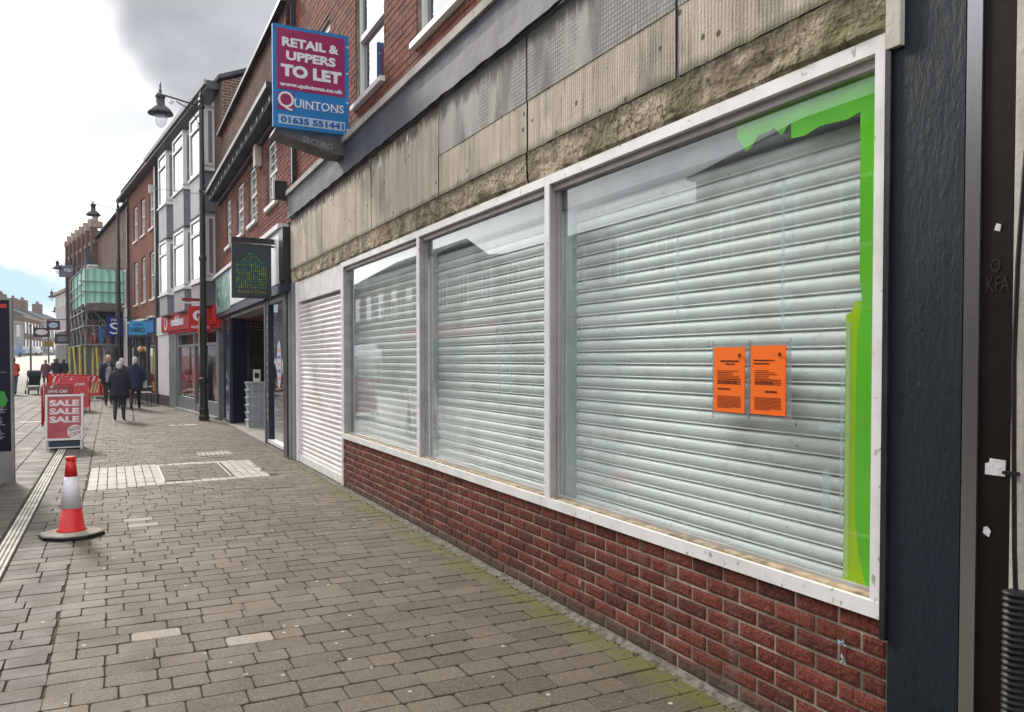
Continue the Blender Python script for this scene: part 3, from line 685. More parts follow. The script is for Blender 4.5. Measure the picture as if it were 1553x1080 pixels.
# upper wall built of bricks round the window openings
ups = [(6.22, 7.36), (8.40, 9.50), (10.75, 11.55)]
WX = .075
part('upper_wall_core', m_dmortar, shop, *([(WX+.012, .35, 1.9, 13.05, 4.232, 4.54), (WX+.012, .35, 1.9, 13.05, 6.14, 7.6)] +
     [(WX+.012, .35, a, b_, 4.54, 6.14) for a, b_ in ((1.9, ups[0][0]), (ups[0][1], ups[1][0]), (ups[1][1], ups[2][0]), (ups[2][1], 13.05))]))
near, rest = [], MB(); z = 4.233; c = 0; hb = None
cand = []
while z < 7.6:
    yy = 4.4-(.1125 if c % 2 else 0)
    while yy < 13.05:
        y0, y1 = yy, yy+.225
        for a, b_ in ups:
            if 4.54 < z+.03 < 6.14 and y0 < b_ and y1 > a:
                if y0 < a: y1 = a
                elif y1 > b_: y0 = b_
                else: y1 = y0
        if yy+.225 > 13.05: y1 = 13.05
        if y1-y0 > .03: cand.append((y0, y1, z))
        yy += .225
    z += .075; c += 1
for y0, y1, z in cand:
    d = rr.uniform(-.003, .002); rest.box(WX+d, WX+.014, y0+.005, y1-.005, z+.005, z+.07)
rest.build('upper_brickwork', m_ubrick, shop, kind='stuff')
for a, b_ in ups:
    w = part('upper_window', m_white, shop, (WX+.05, WX+.12, a, a+.07, 4.60, 6.13), (WX+.05, WX+.12, b_-.07, b_, 4.60, 6.13), (WX+.05, WX+.12, a+.07, b_-.07, 6.05, 6.13), (WX+.05, WX+.12, a+.07, b_-.07, 4.60, 4.68), (WX+.035, WX+.1, a+.07, b_-.07, 5.33, 5.39))
    part('pane', m_dglass, w, (WX+.085, WX+.095, a+.07, b_-.07, 4.68, 5.33)); part('pane', m_dglass, w, (WX+.07, WX+.08, a+.07, b_-.07, 5.39, 6.05))
    part('sill', m_white, w, (WX-.06, WX+.06, a-.05, b_+.05, 4.545, 4.60))
    part('reveal', m_dmortar, w, (WX+.1, WX+.3, a-.0, b_, 4.54, 6.14))
part('downpipe', m_iron, shop, (-.0, .07, 12.93, 13.02, 4.24, 9))
# door shutter at the far end
dr = part('door_shutter', m_frame, shop, (-.004, .09, 9.902, 9.96, .0, 2.775), (.0, .09, 12.62, 12.74, .0, 2.775), (.01, .09, 9.96, 12.62, 2.46, 2.775), (.02, .07, 9.96, 12.62, .0, .105))
me = slat_mesh(2.66, .068, m_wslat); zz = .105
while zz+.068 < 2.47: inst('slat', me, dr, (.055, 9.96, zz)); zz += .0681
part('door_backing', m_housing, dr, (.075, .09, 9.97, 12.6, 0, 2.5))
part('end_pier', m_gshop, shop, (-.01, .3, 12.745, 13.03, 0, 2.776))

# right-hand pilaster, steel trim, brown panel
t = thing('painted_pilaster', (XF, 0, 0), 'dark blue painted rough pilaster beside the white window frame', 'pilaster')
part('shaft', m_navy, t, (-.006, .3, 1.752, 2.028, -.02, 4.6)); part('edge_strip', m_black, t, (-.02, .05, 2.030, 2.054, .56, 2.82))
tag(part('steel_trim', m_steel, None, (XF-.008, XF+.2, 1.693, 1.746, -.02, 4.6)), 'tall stainless steel edge strip between blue pilaster and brown panel', 'metal strip')
t = thing('brown_panel', (XF, 0, 0), 'tall dark brown panel with faint graffiti and a torn white sticker', 'panel')
part('panel', m_brown, t, (.0, .2, 1.588, 1.690, -.02, 4.6))
MB().prism([(0, 0), (-.066, 0), (-.068, .052), (-.016, .054), (-.013, .040), (.0, .036)], (-.0022, 1.668, 1.225), (0, 1, 0), (0, 0, 1), (.0019, 0, 0)).build('torn_sticker', m_paper, t)
MB().prism([(0, 0), (-.020, -.010), (-.026, .010), (-.014, .024), (-.002, .02)], (-.0022, 1.672, 1.03), (0, 1, 0), (0, 0, 1), (.0019, 0, 0)).build('torn_scrap', m_paper, t)
MB().prism([(0, 0), (-.018, -.006), (-.022, .016), (-.006, .022)], (-.0022, 1.648, 2.02), (0, 1, 0), (0, 0, 1), (.0019, 0, 0)).build('torn_scrap', m_paper, t)
m_graf = flat('faint_brown_scrawl', (.026, .018, .010), .6)
text('O', 'graffiti', m_graf, t, (-.0002, 1.66, 1.885), (0, -1, 0), (0, 0, 1), .034, .042, .0015); text('KFA', 'graffiti', m_graf, t, (-.0002, 1.672, 1.82), (0, -1, 0), (0, 0, 1), .075, .05, .0015)
pass
tag(part('cream_wall', m_cream, None, (XF+.0, XF+.3, -3, 1.586, -.02, 4.6)), 'cream rendered wall at the right edge of the picture behind the black cable', 'wall')
t = thing('black_cable', (XF, 0, 0), 'black cable hanging down the cream wall into a ribbed conduit', 'cable')
MB().tube([(-.012, 1.545, 2.42) if k == 0 else (-.012, [1.54, 1.548, 1.565, 1.572, 1.568, 1.566, 1.562, 1.555][k-1], [2.3, 2.2, 1.9, 1.6, 1.3, 1.2, 1.0, .84][k-1]) for k in range(9)], .0075, 8).build('cable', m_rubber, t)
bb = MB(); bb.smooth = True; bb.lathe((-.036, 1.540, 0), [((.028, .038, .038, .028)[i % 4], (i//4)*.020+(0, .004, .012, .016)[i % 4]) for i in range(176)], 16); bb.build('ribbed_conduit', m_rubber, t)
MB().box(-.022, .0, 1.555, 1.60, 1.235, 1.245).build('cable_tie', m_rubber, t)

# ------------------------------------------------------------------ projecting letting board and the old box sign below it
t = thing('letting_board', (0, 9.5, .03), 'blue and magenta letting board projecting high above the vacant shop', 'sign')
x0, x1, z0, z1 = 1.672, 2.548, 4.236, 5.40
b = MB(); b.prism([(x0, z0), (x1-.05, z0), (x1, z0+.05), (x1, z1), (x0, z1)], (0, -.02, 0), (1, 0, 0), (0, 0, 1), (0, .04, 0)); b.build('board', m_sblue, t)
part('magenta_field', m_magenta, t, (x0+.045, x1-.045, -.024, -.0205, z0+.435, z1-.04))
part('number_strip', m_pblue, t, (x0+.06, x1-.045, -.024, -.0205, z0+.04, z0+.145))
U, V = (1, 0, 0), (0, 0, 1)
LB = (('RETAIL &', .105, .655, .935, .105, .042), ('UPPERS', .15, .57, .785, .105, .042), ('TO LET', .09, .70, .595, .14, .055), ('www.quintons.co.uk', .075, .73, .47, .06, .04))
for s, a, w, zz, h, bo in LB:
    text(s, 'lettering', m_lett, t, (x0+a, -.0245, z0+zz-.012), U, V, w, h, .003, bo)
part('logo_square', m_magenta, t, (x0+.05, x0+.235, -.026, -.0205, z0+.20, z0+.40)); text('Q', 'lettering', m_lett, t, (x0+.055, -.0265, z0+.195), U, V, .18, .215, .003, .0)
text('UINTONS', 'lettering', m_lett, t, (x0+.24, -.0245, z0+.245), U, V, .575, .095, .003, .012)
bb = MB()                                               # serifs on the letters
for k, a in enumerate((.245, .30, .355, .395, .455, .50, .565, .66, .705)): bb.box(x0+a, x0+a+.028, -.0275, -.0246, z0+(.338 if k in (0, 1) else .242), z0+(.345 if k in (0, 1) else .249))
bb.build('serifs', m_lett, t)
text('01635 551441', 'lettering', m_lblue, t, (x0+.085, -.0245, z0+.055), U, V, .73, .075, .003, .045)
part('magenta_field', m_magenta, t, (x0+.045, x1-.045, .0205, .024, z0+.435, z1-.04))
for s, a, w, zz, h, bo in LB: text(s, 'lettering', m_lett, t, (x1-a, .0245, z0+zz-.012), (-1, 0, 0), V, w, h, .003, bo)
for zz in (.06, .38, .72, 1.03): MB().tube([(x1-.018, -.03, z0+zz), (x1-.018, -.02, z0+zz)], .011, 8).build('fixing_bolt', m_lett, t)
for zz in (.65, 1.12): MB().tube([(x0+.018, -.03, z0+zz), (x0+.018, -.02, z0+zz)], .007, 8).build('fixing_bolt', m_ink, t)
t = thing('old_box_sign', (0, 9.55, .03), 'weathered grey box sign tucked under the blue letting board', 'sign')
m_obox = M('weathered_sign_box', (.13, .125, .12), .7, .3, 5, .2, 40)
MB().prism([(1.72, 4.26), (1.70, 4.20), (2.40, 4.02), (2.60, 4.02), (2.60, 4.30)], (0, .03, 0), (1, 0, 0), (0, 0, 1), (0, .35, 0)).build('box', m_obox, t)
text('SECURO', 'lettering', m_housing, t, (2.03, .028, 4.125), (1, 0, -.18), V, .36, .07, .002, .02)

# ------------------------------------------------------------------ hardware shop next door (local x=0 facade plane)
def win_unit(parent, a, b_, z0, z1, x=0, fw=.05, bars_y=1, bars_z=2, m=None, sill=True, name='window', depth=.06, meet=True):
    m = m or m_white; q = [(x+.03, x+.03+depth, a, a+fw, z0, z1), (x+.03, x+.03+depth, b_-fw, b_, z0, z1), (x+.03, x+.03+depth, a+fw, b_-fw, z0, z0+fw), (x+.03, x+.03+depth, a+fw, b_-fw, z1-fw, z1)]
    if meet: q.append((x+.022, x+.085, a+fw, b_-fw, (z0+z1)/2-.02, (z0+z1)/2+.03))
    w = part(name, m, parent, *q)
    gb = []
    for k in range(bars_y): yy = a+fw+(b_-a-2*fw)*(k+1)/(bars_y+1); gb.append((x+.036, x+.06, yy-.012, yy+.012, z0+fw, z1-fw))
    for k in range(bars_z):
        for h0, h1 in ((z0, (z0+z1)/2), ((z0+z1)/2, z1)): zz = h0+(h1-h0)*(k+1)/(bars_z+1); gb.append((x+.038, x+.058, a+fw, b_-fw, zz-.009, zz+.009))
    if gb: part('glazing_bars', m, w, *gb)
    part('pane', m_dglass, w, (x+.062, x+.068, a+fw, b_-fw, z0+fw, z1-fw))
    if sill: part('sill', m, w, (x-.07, x+.05, a-.06, b_+.06, z0-.07, z0-.002))
    return w
hs = thing('hardware_shop', (XF, 0, 0), 'red brick shop with dark eaves and a deep blue entrance next to the vacant one', 'building')
hw = [(14.2, 15.25), (16.35, 17.4), (18.15, 19.2), (20.2, 21.1)]
part('wall_core', m_dmortar, hs, *([(.012, .4, 13.06, 22.2, 3.8, 4.28), (.012, .4, 13.06, 22.2, 5.5, 5.88)]+[(.012, .4, a, b_, 4.28, 5.5) for a, b_ in ((13.06, 14.2), (15.25, 16.35), (17.4, 18.15), (19.2, 20.2), (21.1, 22.2))]))
rest = MB(); z = 3.8; c = 0
while z < 5.8:
    yy = 13.06-(.1125 if c % 2 else 0)
    while yy < 22.2:
        y0, y1 = max(yy, 13.06), min(yy+.225, 22.2)
        for a, b_ in hw:
            if 4.28 < z+.03 < 5.5 and y0 < b_ and y1 > a:
                if y0 < a: y1 = a
                elif y1 > b_: y0 = b_
                else: y1 = y0
        if y1-y0 > .03: rest.box(rr.uniform(-.003, .003), .014, y0+.006, y1-.006, z+.006, z+.069)
        yy += .225
    z += .075; c += 1
rest.build('brickwork', m_dbrick, hs, kind='stuff')
for a, b_ in hw: win_unit(hs, a+.03, b_-.03, 4.36, 5.48, .02)
# cornice with dentils, gutter and steep tile-hung storey above
part('cornice', m_iron, hs, (-.08, .0, 13.1, 22.3, 5.62, 5.70), (-.28, .0, 13.1, 22.3, 5.84, 5.88))
part('gutter', m_iron, hs, (-.36, -.27, 13.1, 22.35, 5.885, 5.97)); part('soffit', m_interior, hs, (-.26, .0, 13.1, 22.28, 5.705, 5.835))
yy = 13.3
while yy < 22.2: part('modillion', m_obox, hs, (-.27, -.1, yy, yy+.10, 5.72, 5.8385)); part('modillion_face', m_pvc, hs, (-.2745, -.2705, yy+.02, yy+.08, 5.75, 5.80)); yy += .62
b = MB(); b.prism([(-.10, 5.885), (-.04, 7.25), (.4, 7.25), (.4, 5.885)], (0, 13.06, 0), (1, 0, 0), (0, 0, 1), (0, 8.6, 0)); b.build('tile_hung_storey', m_tilehang, hs)
part('verge', m_iron, hs, (-.14, .4, 13.06, 21.7, 7.252, 7.32)); part('roof_rail', m_pvc, hs, (-.12, .35, 13.06, 13.7, 7.325, 7.37))
part('alarm_box', m_cream, hs, (-.12, -.004, 15.75, 16.0, 5.26, 5.66))
part('wall_body', m_bt_red, hs, (.41, 6, 13.06, 21.6, 2.6, 7.3))
part('camera_bracket', m_iron, hs, (-.2, 0, 13.4, 13.5, 4.2, 4.5)); part('light_tube', m_pvc, hs, (-.22, -.19, 13.38, 13.42, 4.2, 4.55))
# fascia boards
m_fwhite = M('bright_fascia', (.78, .79, .78), .3, .05, 2, 0)
fs = part('fascia', m_fwhite, hs, (-.10, .0, 13.45, 19.7, 2.86, 3.72), label='bright white fascia board')
part('fascia_cap', m_pvc, hs, (-.16, .02, 13.3, 22.9, 3.722, 3.80)); part('fascia_return', m_black, hs, (-.12, .02, 13.1, 13.445, 2.86, 3.72))
def mosaic():
    g = G('green_picture_panel'); vo = g.n('ShaderNodeTexVoronoi'); vo.inputs['Scale'].default_value = 6; g.l(g.pos((1, 1, 1.3)), vo.inputs[0])
    hs_ = g.n('ShaderNodeSeparateColor'); g.l(vo.outputs['Color'], hs_.inputs[0])
    c = g.mix(hs_.outputs[0], (.005, .05, .045), (.16, .38, .30)); c = g.mix(g.rng(hs_.outputs[1], .8, .95), c, (.3, .45, .4)); g.col(c); g.b.inputs['Roughness'].default_value = .4; return g.m
part('picture_panel', mosaic(), hs, (-.10, .0, 19.72, 22.6, 2.8, 3.72))
part('fascia_underside', m_dnavy, hs, (-.08, .0, 13.1, 22.6, 2.70, 2.858))
# shopfront
part('end_post', m_gshop, hs, (-.01, .15, 13.10, 13.30, 0, 2.70)); part('corner_post', m_black, hs, (-.03, .12, 13.31, 13.62, 0, 2.70))
w = part('display_window', m_dnavy, hs, (.0, .08, 13.63, 15.12, 2.60, 2.70), (.0, .08, 13.63, 15.12, .0, .10))
part('low_sill', m_pvc, w, (-.03, .1, 13.63, 15.12, .10, .15)); MB().box(.04, .046, 13.63, 15.12, .15, 2.6).build('pane', m_cglass, w)
bb = MB(); bb.prism([(14.35+.20*math.cos(k*math.pi/16), 1.52+.42*math.sin(k*math.pi/16)) for k in range(32)], (.036, 0, 0), (0, 1, 0), (0, 0, 1), (.003, 0, 0)); bb.build('oval_sticker', m_pblue, w)
for k in range(5): part('sticker_line', m_magenta if k % 2 else m_orange, w, (.033, .0355, 14.22, 14.48, 1.27+k*.12, 1.31+k*.12))
part('door_post', m_dnavy, hs, (-.01, .1, 15.13, 15.38, 0, 2.70)); part('grey_edge', m_gshop, hs, (-.03, .1, 15.385, 15.46, 0, 2.70))
bb = MB()
for k in range(14): bb.box(-.0135, -.0105, 15.17, 15.33, .5+k*.14, .58+k*.14)
bb.build('poster_strip', M('small_posters', (.2, .2, .12), .5, .8, 12, 0), hs)
# splayed lobby
part('lobby_floor', M('pale_floor', (.30, .28, .25), .6, .15, 3, .1, 40), hs, (-.02, 4.5, 13.3, 22.0, -.005, .05))
part('lobby_ceiling', m_gpanel2, hs, (.02, 4.5, 13.3, 22.3, 2.62, 2.695)); part('back_wall', m_interior, hs, (4.5, 4.6, 13, 24, 0, 2.7)); part('side_wall', m_interior, hs, (.3, 4.5, 12.9, 13.05, 0, 3))
part('side_wall', m_interior, hs, (.3, 4.5, 23.0, 23.1, 0, 3))
w = part('splayed_window', m_dnavy, hs, (-.01, .06, 20.55, 20.70, 0, 2.70), (-.01, .06, 21.75, 21.95, 0, 2.70), (-.005, .06, 20.7, 21.75, 0, .12)); MB().box(.02, .026, 20.7, 21.75, .12, 2.70).build('pane', m_cglass, w)
part('display_backing', M('mirror_display', (.16, .17, .14), .4, .5, 4, 0), w, (.10, .12, 20.85, 21.5, .3, 2.6))
MB().prism([(.06, 20.58), (.45, 20.95), (.45, 21.05), (.06, 20.68)], (0, 0, 0), (1, 0, 0), (0, 1, 0), (0, 0, 2.62)).build('blue_lobby_panel', m_dnavy, hs)
part('red_upright', m_vred, hs, (2.0, 2.06, 21.0, 21.1, .05, 2.6))
# shelves of goods glimpsed inside
bb = MB()
for k in range(60):
    yy = rr.uniform(14, 22.5); zz = rr.choice((.4, .8, 1.2, 1.6, 2.0)); bb.box(1.5, 2.2, yy+1.2, yy+1.4, zz, zz+rr.uniform(.12, .3))
bb.build('goods', M('shelf_goods', (.12, .1, .1), .6, .8, 9, 0), hs, kind='stuff')
m_clear = M('cloudy_plastic', (.36, .40, .44), .3, .15, 6, .05, 30); m_clear2 = M('cloudy_plastic_rim', (.55, .6, .64), .3, .1, 6, .05, 30)
def crate(z, lab):
    t = thing('storage_box', (XF+.50, 19.35, z), lab, 'storage box', 'clear storage boxes stacked in the shop entrance')
    b = MB(); b.prism([(-.27, 0), (.27, 0), (.30, .155), (-.30, .155)], (0, -.2, 0), (1, 0, 0), (0, 0, 1), (0, .4, 0)); b.build('tub', m_clear, t)
    part('rim', m_clear2, t, (-.315, .315, -.215, .215, .156, .172)); [part('front_rib', m_clear2, t, (-.2+.13*k, -.185+.13*k, -.206, -.201, .02, .14)) for k in range(4)]
    return t
for k in range(6):
    crate(.05+k*.174, ('clear plastic storage box at the bottom of the stack in the shop entrance', 'clear storage box second from the bottom of the entrance stack', 'clear storage box third from the bottom of the entrance stack', 'clear storage box fourth from the bottom of the entrance stack', 'clear storage box just under the top one of the entrance stack', 'topmost clear storage box with a paper sign standing on it')[k])
t = thing('price_card', (XF+.45, 19.3, 1.10), 'small white price card standing on the topmost storage box', 'card'); part('card', m_pvc, t, (-.10, .06, -.01, .01, 0, .28)); part('print', m_ink, t, (-.07, .03, -.012, -.0105, .08, .2))
# hanging sign
t = thing('hanging_tool_sign', (0, 14.0, .03), 'dark hanging sign with a colourful house made of tools', 'sign')
part('board', m_dteal, t, (1.785, 2.42, -.03, .03, 2.60, 3.50)); part('header', m_black, t, (1.775, 2.46, -.05, .05, 3.515, 3.60)); part('arm', m_black, t, (2.30, 2.56, -.015, .015, 3.46, 3.49), (2.52, 2.55, -.02, .02, 3.2, 3.62))
cols = [flat('tool_'+n_, c_, .5) for n_, c_ in (('green', (.10, .22, .03)), ('lime', (.22, .32, .03)), ('blue', (.015, .14, .24)), ('teal', (.03, .2, .16)), ('olive', (.25, .24, .04)))]
tb = [MB() for _ in cols]
for i in range(15):
    for j in range(13):
        u_, v_ = 1.87+i*.0325, 2.78+j*.046
        top = 3.14+(.24-abs(u_-2.10)*.95) if abs(u_-2.10) < .24 else 3.12
        if v_ > top: continue
        k = rr.randrange(5); w_, h_ = rr.uniform(.008, .013), rr.uniform(.014, .022)
        tb[k].prism([(-w_, -h_), (w_*.4, -h_), (w_, -h_*.3), (w_*.5, h_), (-w_*.5, h_)] if rr.random() < .6 else [(-w_*.3, -h_), (w_*.3, -h_), (w_*.3, 0), (w_, h_*.4), (0, h_), (-w_, h_*.4), (-w_*.3, 0)], (u_+rr.uniform(-.004, .004), -.034, v_), (1, 0, 0), (0, 0, 1), (0, .0035, 0))
for k, q in enumerate(tb): q.build('tool_pattern', cols[k], t, kind='stuff')
text('Robert Dyas', 'lettering', cols[4], t, (1.88, -.034, 2.665), U, V, .44, .075, .003, .0)

# ------------------------------------------------------------------ second frontage (turned 6.5 degrees); local y runs along it
P1 = Vector((2.57, 22.3, 0)); A2 = R(6.5)
def fr2(name, label, cat, group=None): return thing(name, P1, label, cat, group, A2)
gb_ = fr2('grey_bay_building', 'modern grey building with stacked white bay windows above a red phone shop', 'building')
b = MB(); b.prism([(0, 2.4), (0, 8.75), (4.2, 10.5), (8.4, 8.75), (8.4, 2.4)], (0, -.35, 0), (1, 0, 0), (0, 0, 1), (0, .3, 0)); b.build('gable_wall', m_bt_side, gb_)
part('front_wall', m_bt_brown, gb_, (.0, .3, -.04, .55, 2.4, 8.75)); part('front_panels', m_pvc, gb_, (.06, .3, .55, 9.65, 2.4, 8.75))
b = MB(); b.prism([(-.1, 8.9), (4.2, 10.75), (8.5, 8.9), (8.5, 8.8), (4.2, 10.6), (-.1, 8.8)], (0, -.38, 0), (1, 0, 0), (0, 0, 1), (0, 10.0, 0)); b.build('roof', m_slate, gb_)
part('eaves', m_iron, gb_, (-.33, .2, -.1, 9.7, 8.60, 8.80)); part('gutter', m_gpanel, gb_, (-.40, -.335, -.1, 9.7, 8.68, 8.81))
for y0, y1 in ((.55, 2.4), (3.3, 4.95), (6.05, 7.5)):
    for zl, zs, zt in ((3.05, 3.80, 5.50), (5.56, 6.72, 8.35)):
        bay = part('bay_window', m_pvc, gb_, (-.27, .05, y0, y0+.1, zs, zt), (-.27, -.15, y1-.1, y1, zs, zt), (-.27, .05, y0, y1, zs-.05, zs+.06), (-.27, .05, y0, y1, zt-.08, zt), (-.275, -.2, y0+.1, y1-.1, zs+(zt-zs)*.72, zs+(zt-zs)*.77), (-.31, .05, y0-.04, y1+.04, zs-.10, zs-.05))
        part('pane', m_dglass, bay, (-.235, -.22, y0+.1, y1-.1, zs+.06, zt-.08)); part('side_pane', m_gpanel, bay, (-.16, -.06, y0-.006, y0-.001, zs+.12, zt-.14))
        part('spandrel', m_gpanel, bay, (-.25, .05, y0+.03, y1-.03, zl, zs-.10)); part('spandrel_board', m_gpanel2, bay, *[(-.262, -.252, y0+.04+(y1-y0-.08)*k/3, y0+.03+(y1-y0-.08)*(k+1)/3, zl+.02, zs-.12) for k in range(3)])
    part('side_wall', m_gpanel, gb_, (.0, .05, y1, y1+.55, 3.0, 8.5))
# phone shop
ps = gb_
part('shop_lintel', m_vred, ps, (-.04, .3, -.04, 9.65, 2.45, 3.02)); 
part('grey_pier', m_gshop, ps, (-.03, .3, 5.95, 7.2, 0, 2.45)); part('white_pier', m_pvc, ps, (-.03, .3, 7.25, 9.35, .38, 2.45), (-.05, .3, 7.25, 9.6, 2.46, 3.1)); part('pier_foot', m_black, ps, (-.02, .3, 7.25, 9.35, 0, .375)); part('end_pipe', m_black, ps, (-.06, .1, 9.45, 9.7, 0, 8.7))
fsg = part('red_fascia', m_vred, ps, (-.10, -.045, .15, 8.2, 2.55, 3.10)); text('vodafone', 'lettering', m_lett, fsg, (-.101, 6.3, 2.68), (0, -1, 0), V, 2.0, .3, .03, .02)
b = MB(); b.tube([(-.101, 7.2, 2.83), (-.13, 7.2, 2.83)], .25, 20); b.build('roundel', m_lett, fsg)
b = MB(); b.tube([(-.131, 7.2, 2.83), (-.137, 7.2, 2.83)], .14, 16); b.build('roundel_mark', m_vred, fsg)
part('shopfront_frame', m_gshop, ps, (.0, .1, .3, .55, 0, 2.45), (.0, .1, 2.0, 2.15, 0, 2.45), (.0, .1, 3.3, 3.45, 0, 2.45), (.0, .1, 5.75, 5.95, 0, 2.45), (.0, .1, .55, 5.75, 2.0, 2.08), (0, .1, .55, 2.0, 0, .45), (.0, .1, 3.45, 5.75, 0, .45), (.02, .08, 2.15, 3.3, 0, .3), (.0, .1, .3, 5.95, 2.38, 2.45))
for a, b_, z0_ in ((.55, 2.0, .45), (2.15, 3.3, .3), (3.45, 5.75, .45)): MB().box(.05, .056, a, b_, z0_, 2.0).build('pane', m_cglass, ps)
part('window_poster', m_dred, ps, (.09, .1, 4.5, 5.7, .6, 2.0)); part('window_poster', M('poster_people', (.3, .12, .12), .6, .9, 3, 0), ps, (.12, .13, 3.5, 4.3, .5, 1.7), (.12, .13, .6, 1.5, .5, 1.5)); part('interior', m_interior, ps, (.8, .9, .3, 6, 0, 2.45)); part('door_handle', m_vred, ps, (-.03, -.001, 3.05, 3.1, .9, 1.5))
part('threshold', m_cblack, ps, (-.1, 0.0, .3, 5.95, -.01, .08))
t = thing('red_projecting_sign', (-.165, 23.15, -.075), 'red square projecting sign with white roundel behind the lamp post', 'sign')
part('box', m_vred, t, (2.0, 2.60, -.05, .05, 2.43, 3.12)); part('light_bar', m_pvc, t, (1.75, 2.62, -.02, .02, 3.19, 3.22)); part('arm', m_dred, t, (1.85, 2.66, -.03, .03, 3.25, 3.33))
b = MB(); b.tube([(2.26, -.056, 2.86), (2.26, -.052, 2.86)], .145, 24); b.build('roundel', m_lett, t); b = MB(); b.tube([(2.275, -.060, 2.85), (2.275, -.0565, 2.85)], .075, 20); b.tube([(2.22, -.0602, 2.93), (2.27, -.0568, 2.89)], .02, 6); b.build('roundel_mark', m_vred, t)
text('vodafone', 'lettering', m_lett, t, (2.06, -.051, 2.52), U, V, .46, .10, .004, .02)
# cafe building
cb = fr2('cafe_building', 'three storey red brick building with tall white sash windows above the blue cafe', 'building')
wz = ((3.90, 5.68), (6.55, 7.98)); wy = ((10.4, 11.45), (12.45, 13.45), (14.4, 15.45))
bx = [(.05, .4, 9.72, 16.75, 3.25, 3.90), (.05, .4, 9.72, 16.75, 5.68, 6.55), (.05, .4, 9.72, 16.75, 7.98, 8.75)]
for z0_, z1_ in wz: bx += [(.05, .4, a, b_, z0_, z1_) for a, b_ in ((9.72, 10.4), (11.45, 12.45), (13.45, 14.4), (15.45, 16.75))]
part('wall', m_bt_red, cb, *bx)
for z0_, z1_ in wz:
    for a, b_ in wy: win_unit(cb, a, b_, z0_, z1_, .08, .09, 1, 1)
part('eaves', m_obox, cb, (-.25, .4, 9.7, 18.6, 8.72, 8.85)); b = MB(); b.prism([(-.3, 8.86), (3.5, 10.4), (7, 8.86)], (0, 9.72, 0), (1, 0, 0), (0, 0, 1), (0, 7.1, 0)); b.build('roof', m_slate, cb); part('wall_body', m_bt_red, cb, (.41, 7, 9.72, 16.75, 0, 8.7))
part('downpipe', m_iron, cb, (-.05, .05, 16.72, 16.84, 0, 8.7)); part('light_fitting', m_pvc, cb, (-.15, -.0, 10.1, 10.2, 7.7, 8.0))
part('fascia', m_sblue, cb, (-.08, .05, 9.95, 16.6, 2.62, 3.12), label='light blue cafe fascia'); part('fascia_cap', m_pvc, cb, (-.14, .05, 9.8, 16.7, 3.125, 3.22)); part('shopfront_posts', m_dteal, cb, *[(-.02, .08, a, a+.22, 0, 2.62) for a in (9.75, 11.7, 13.6, 14.6, 16.4)], (-.02, .08, 9.75, 16.6, 0, .35), (-.02, .08, 9.75, 16.6, 2.5, 2.62))
MB().box(.03, .036, 9.97, 16.4, .35, 2.5).build('pane', m_dglass, cb); b = MB(); b.smooth = True; b.lathe((-.03+.0, 13.4, 1.9), [(.01, 0), (.09, .04), (.125, .125), (.09, .21), (.01, .25)], 14); b.build('globe_lamp', flat('warm_globe', (.8, .45, .25), .4), cb)
t = thing('cafe_sign', (0, 32, 0), 'light blue projecting cafe sign with dark lettering', 'sign'); m_cblue = flat('cafe_blue', (.05, .30, .55), .4)
part('board', m_cblue, t, (.57, 1.13, -.05, .05, 2.50, 3.0)); part('frame', m_dteal, t, (.56, 1.14, -.055, .055, 2.43, 2.495), (.44, 1.55, -.02, .02, 3.1, 3.14), (.62, .64, -.02, .02, 3.0, 3.1), (1.05, 1.07, -.02, .02, 3.0, 3.1))
text('CAFFE', 'lettering', m_lblue, t, (.70, -.056, 2.83), U, V, .30, .09, .005, .03); text('NERO', 'lettering', m_dnavy, t, (.62, -.056, 2.6), U, V, .46, .17, .005, .03)
# newsagent building
nb = fr2('newsagent_building', 'plain brown brick gabled building behind the green scaffold netting', 'building')
part('wall', m_bt_brown, nb, (0, 7, 16.86, 28.5, 3.4, 8.5)); part('ground_floor', m_interior, nb, (.02, 7, 16.86, 28.5, 0, 3.39)); part('stone_pier', m_pvc, nb, (-.06, .019, 16.9, 18.0, 0, 3.9))
b = MB(); b.prism([(-.15, 8.45), (3.5, 10.2), (7, 8.45), (7, 8.35), (3.5, 10.0), (-.15, 8.35)], (0, 16.8, 0), (1, 0, 0), (0, 0, 1), (0, 11.8, 0)); b.build('roof', m_slate, nb)
for a in (17.4, 20.5, 23.5): win_unit(nb, a, a+.9, 4.0, 5.6, -.06, .08, 1, 1)
part('tie_plate', m_iron, nb, (-.02, -.001, 18.2, 18.3, 7.0, 7.4), (-.02, -.001, 19.3, 19.4, 6.9, 7.1))
t = thing('blue_bookshop_sign', (-.02, 39.6, -.02), 'deep blue projecting sign with a big white letter behind the second lamp post', 'sign'); m_wblue = flat('royal_blue', (.006, .02, .17), .4)
part('board', m_wblue, t, (-.17, .49, -.05, .05, 2.66, 3.53)); text('WHS', 'lettering', m_lett, t, (-.03, -.056, 3.32), U, V, .40, .12, .005, .0); text('S', 'lettering', m_lett, t, (-.06, -.056, 2.76), U, V, .42, .50, .005, -.0)
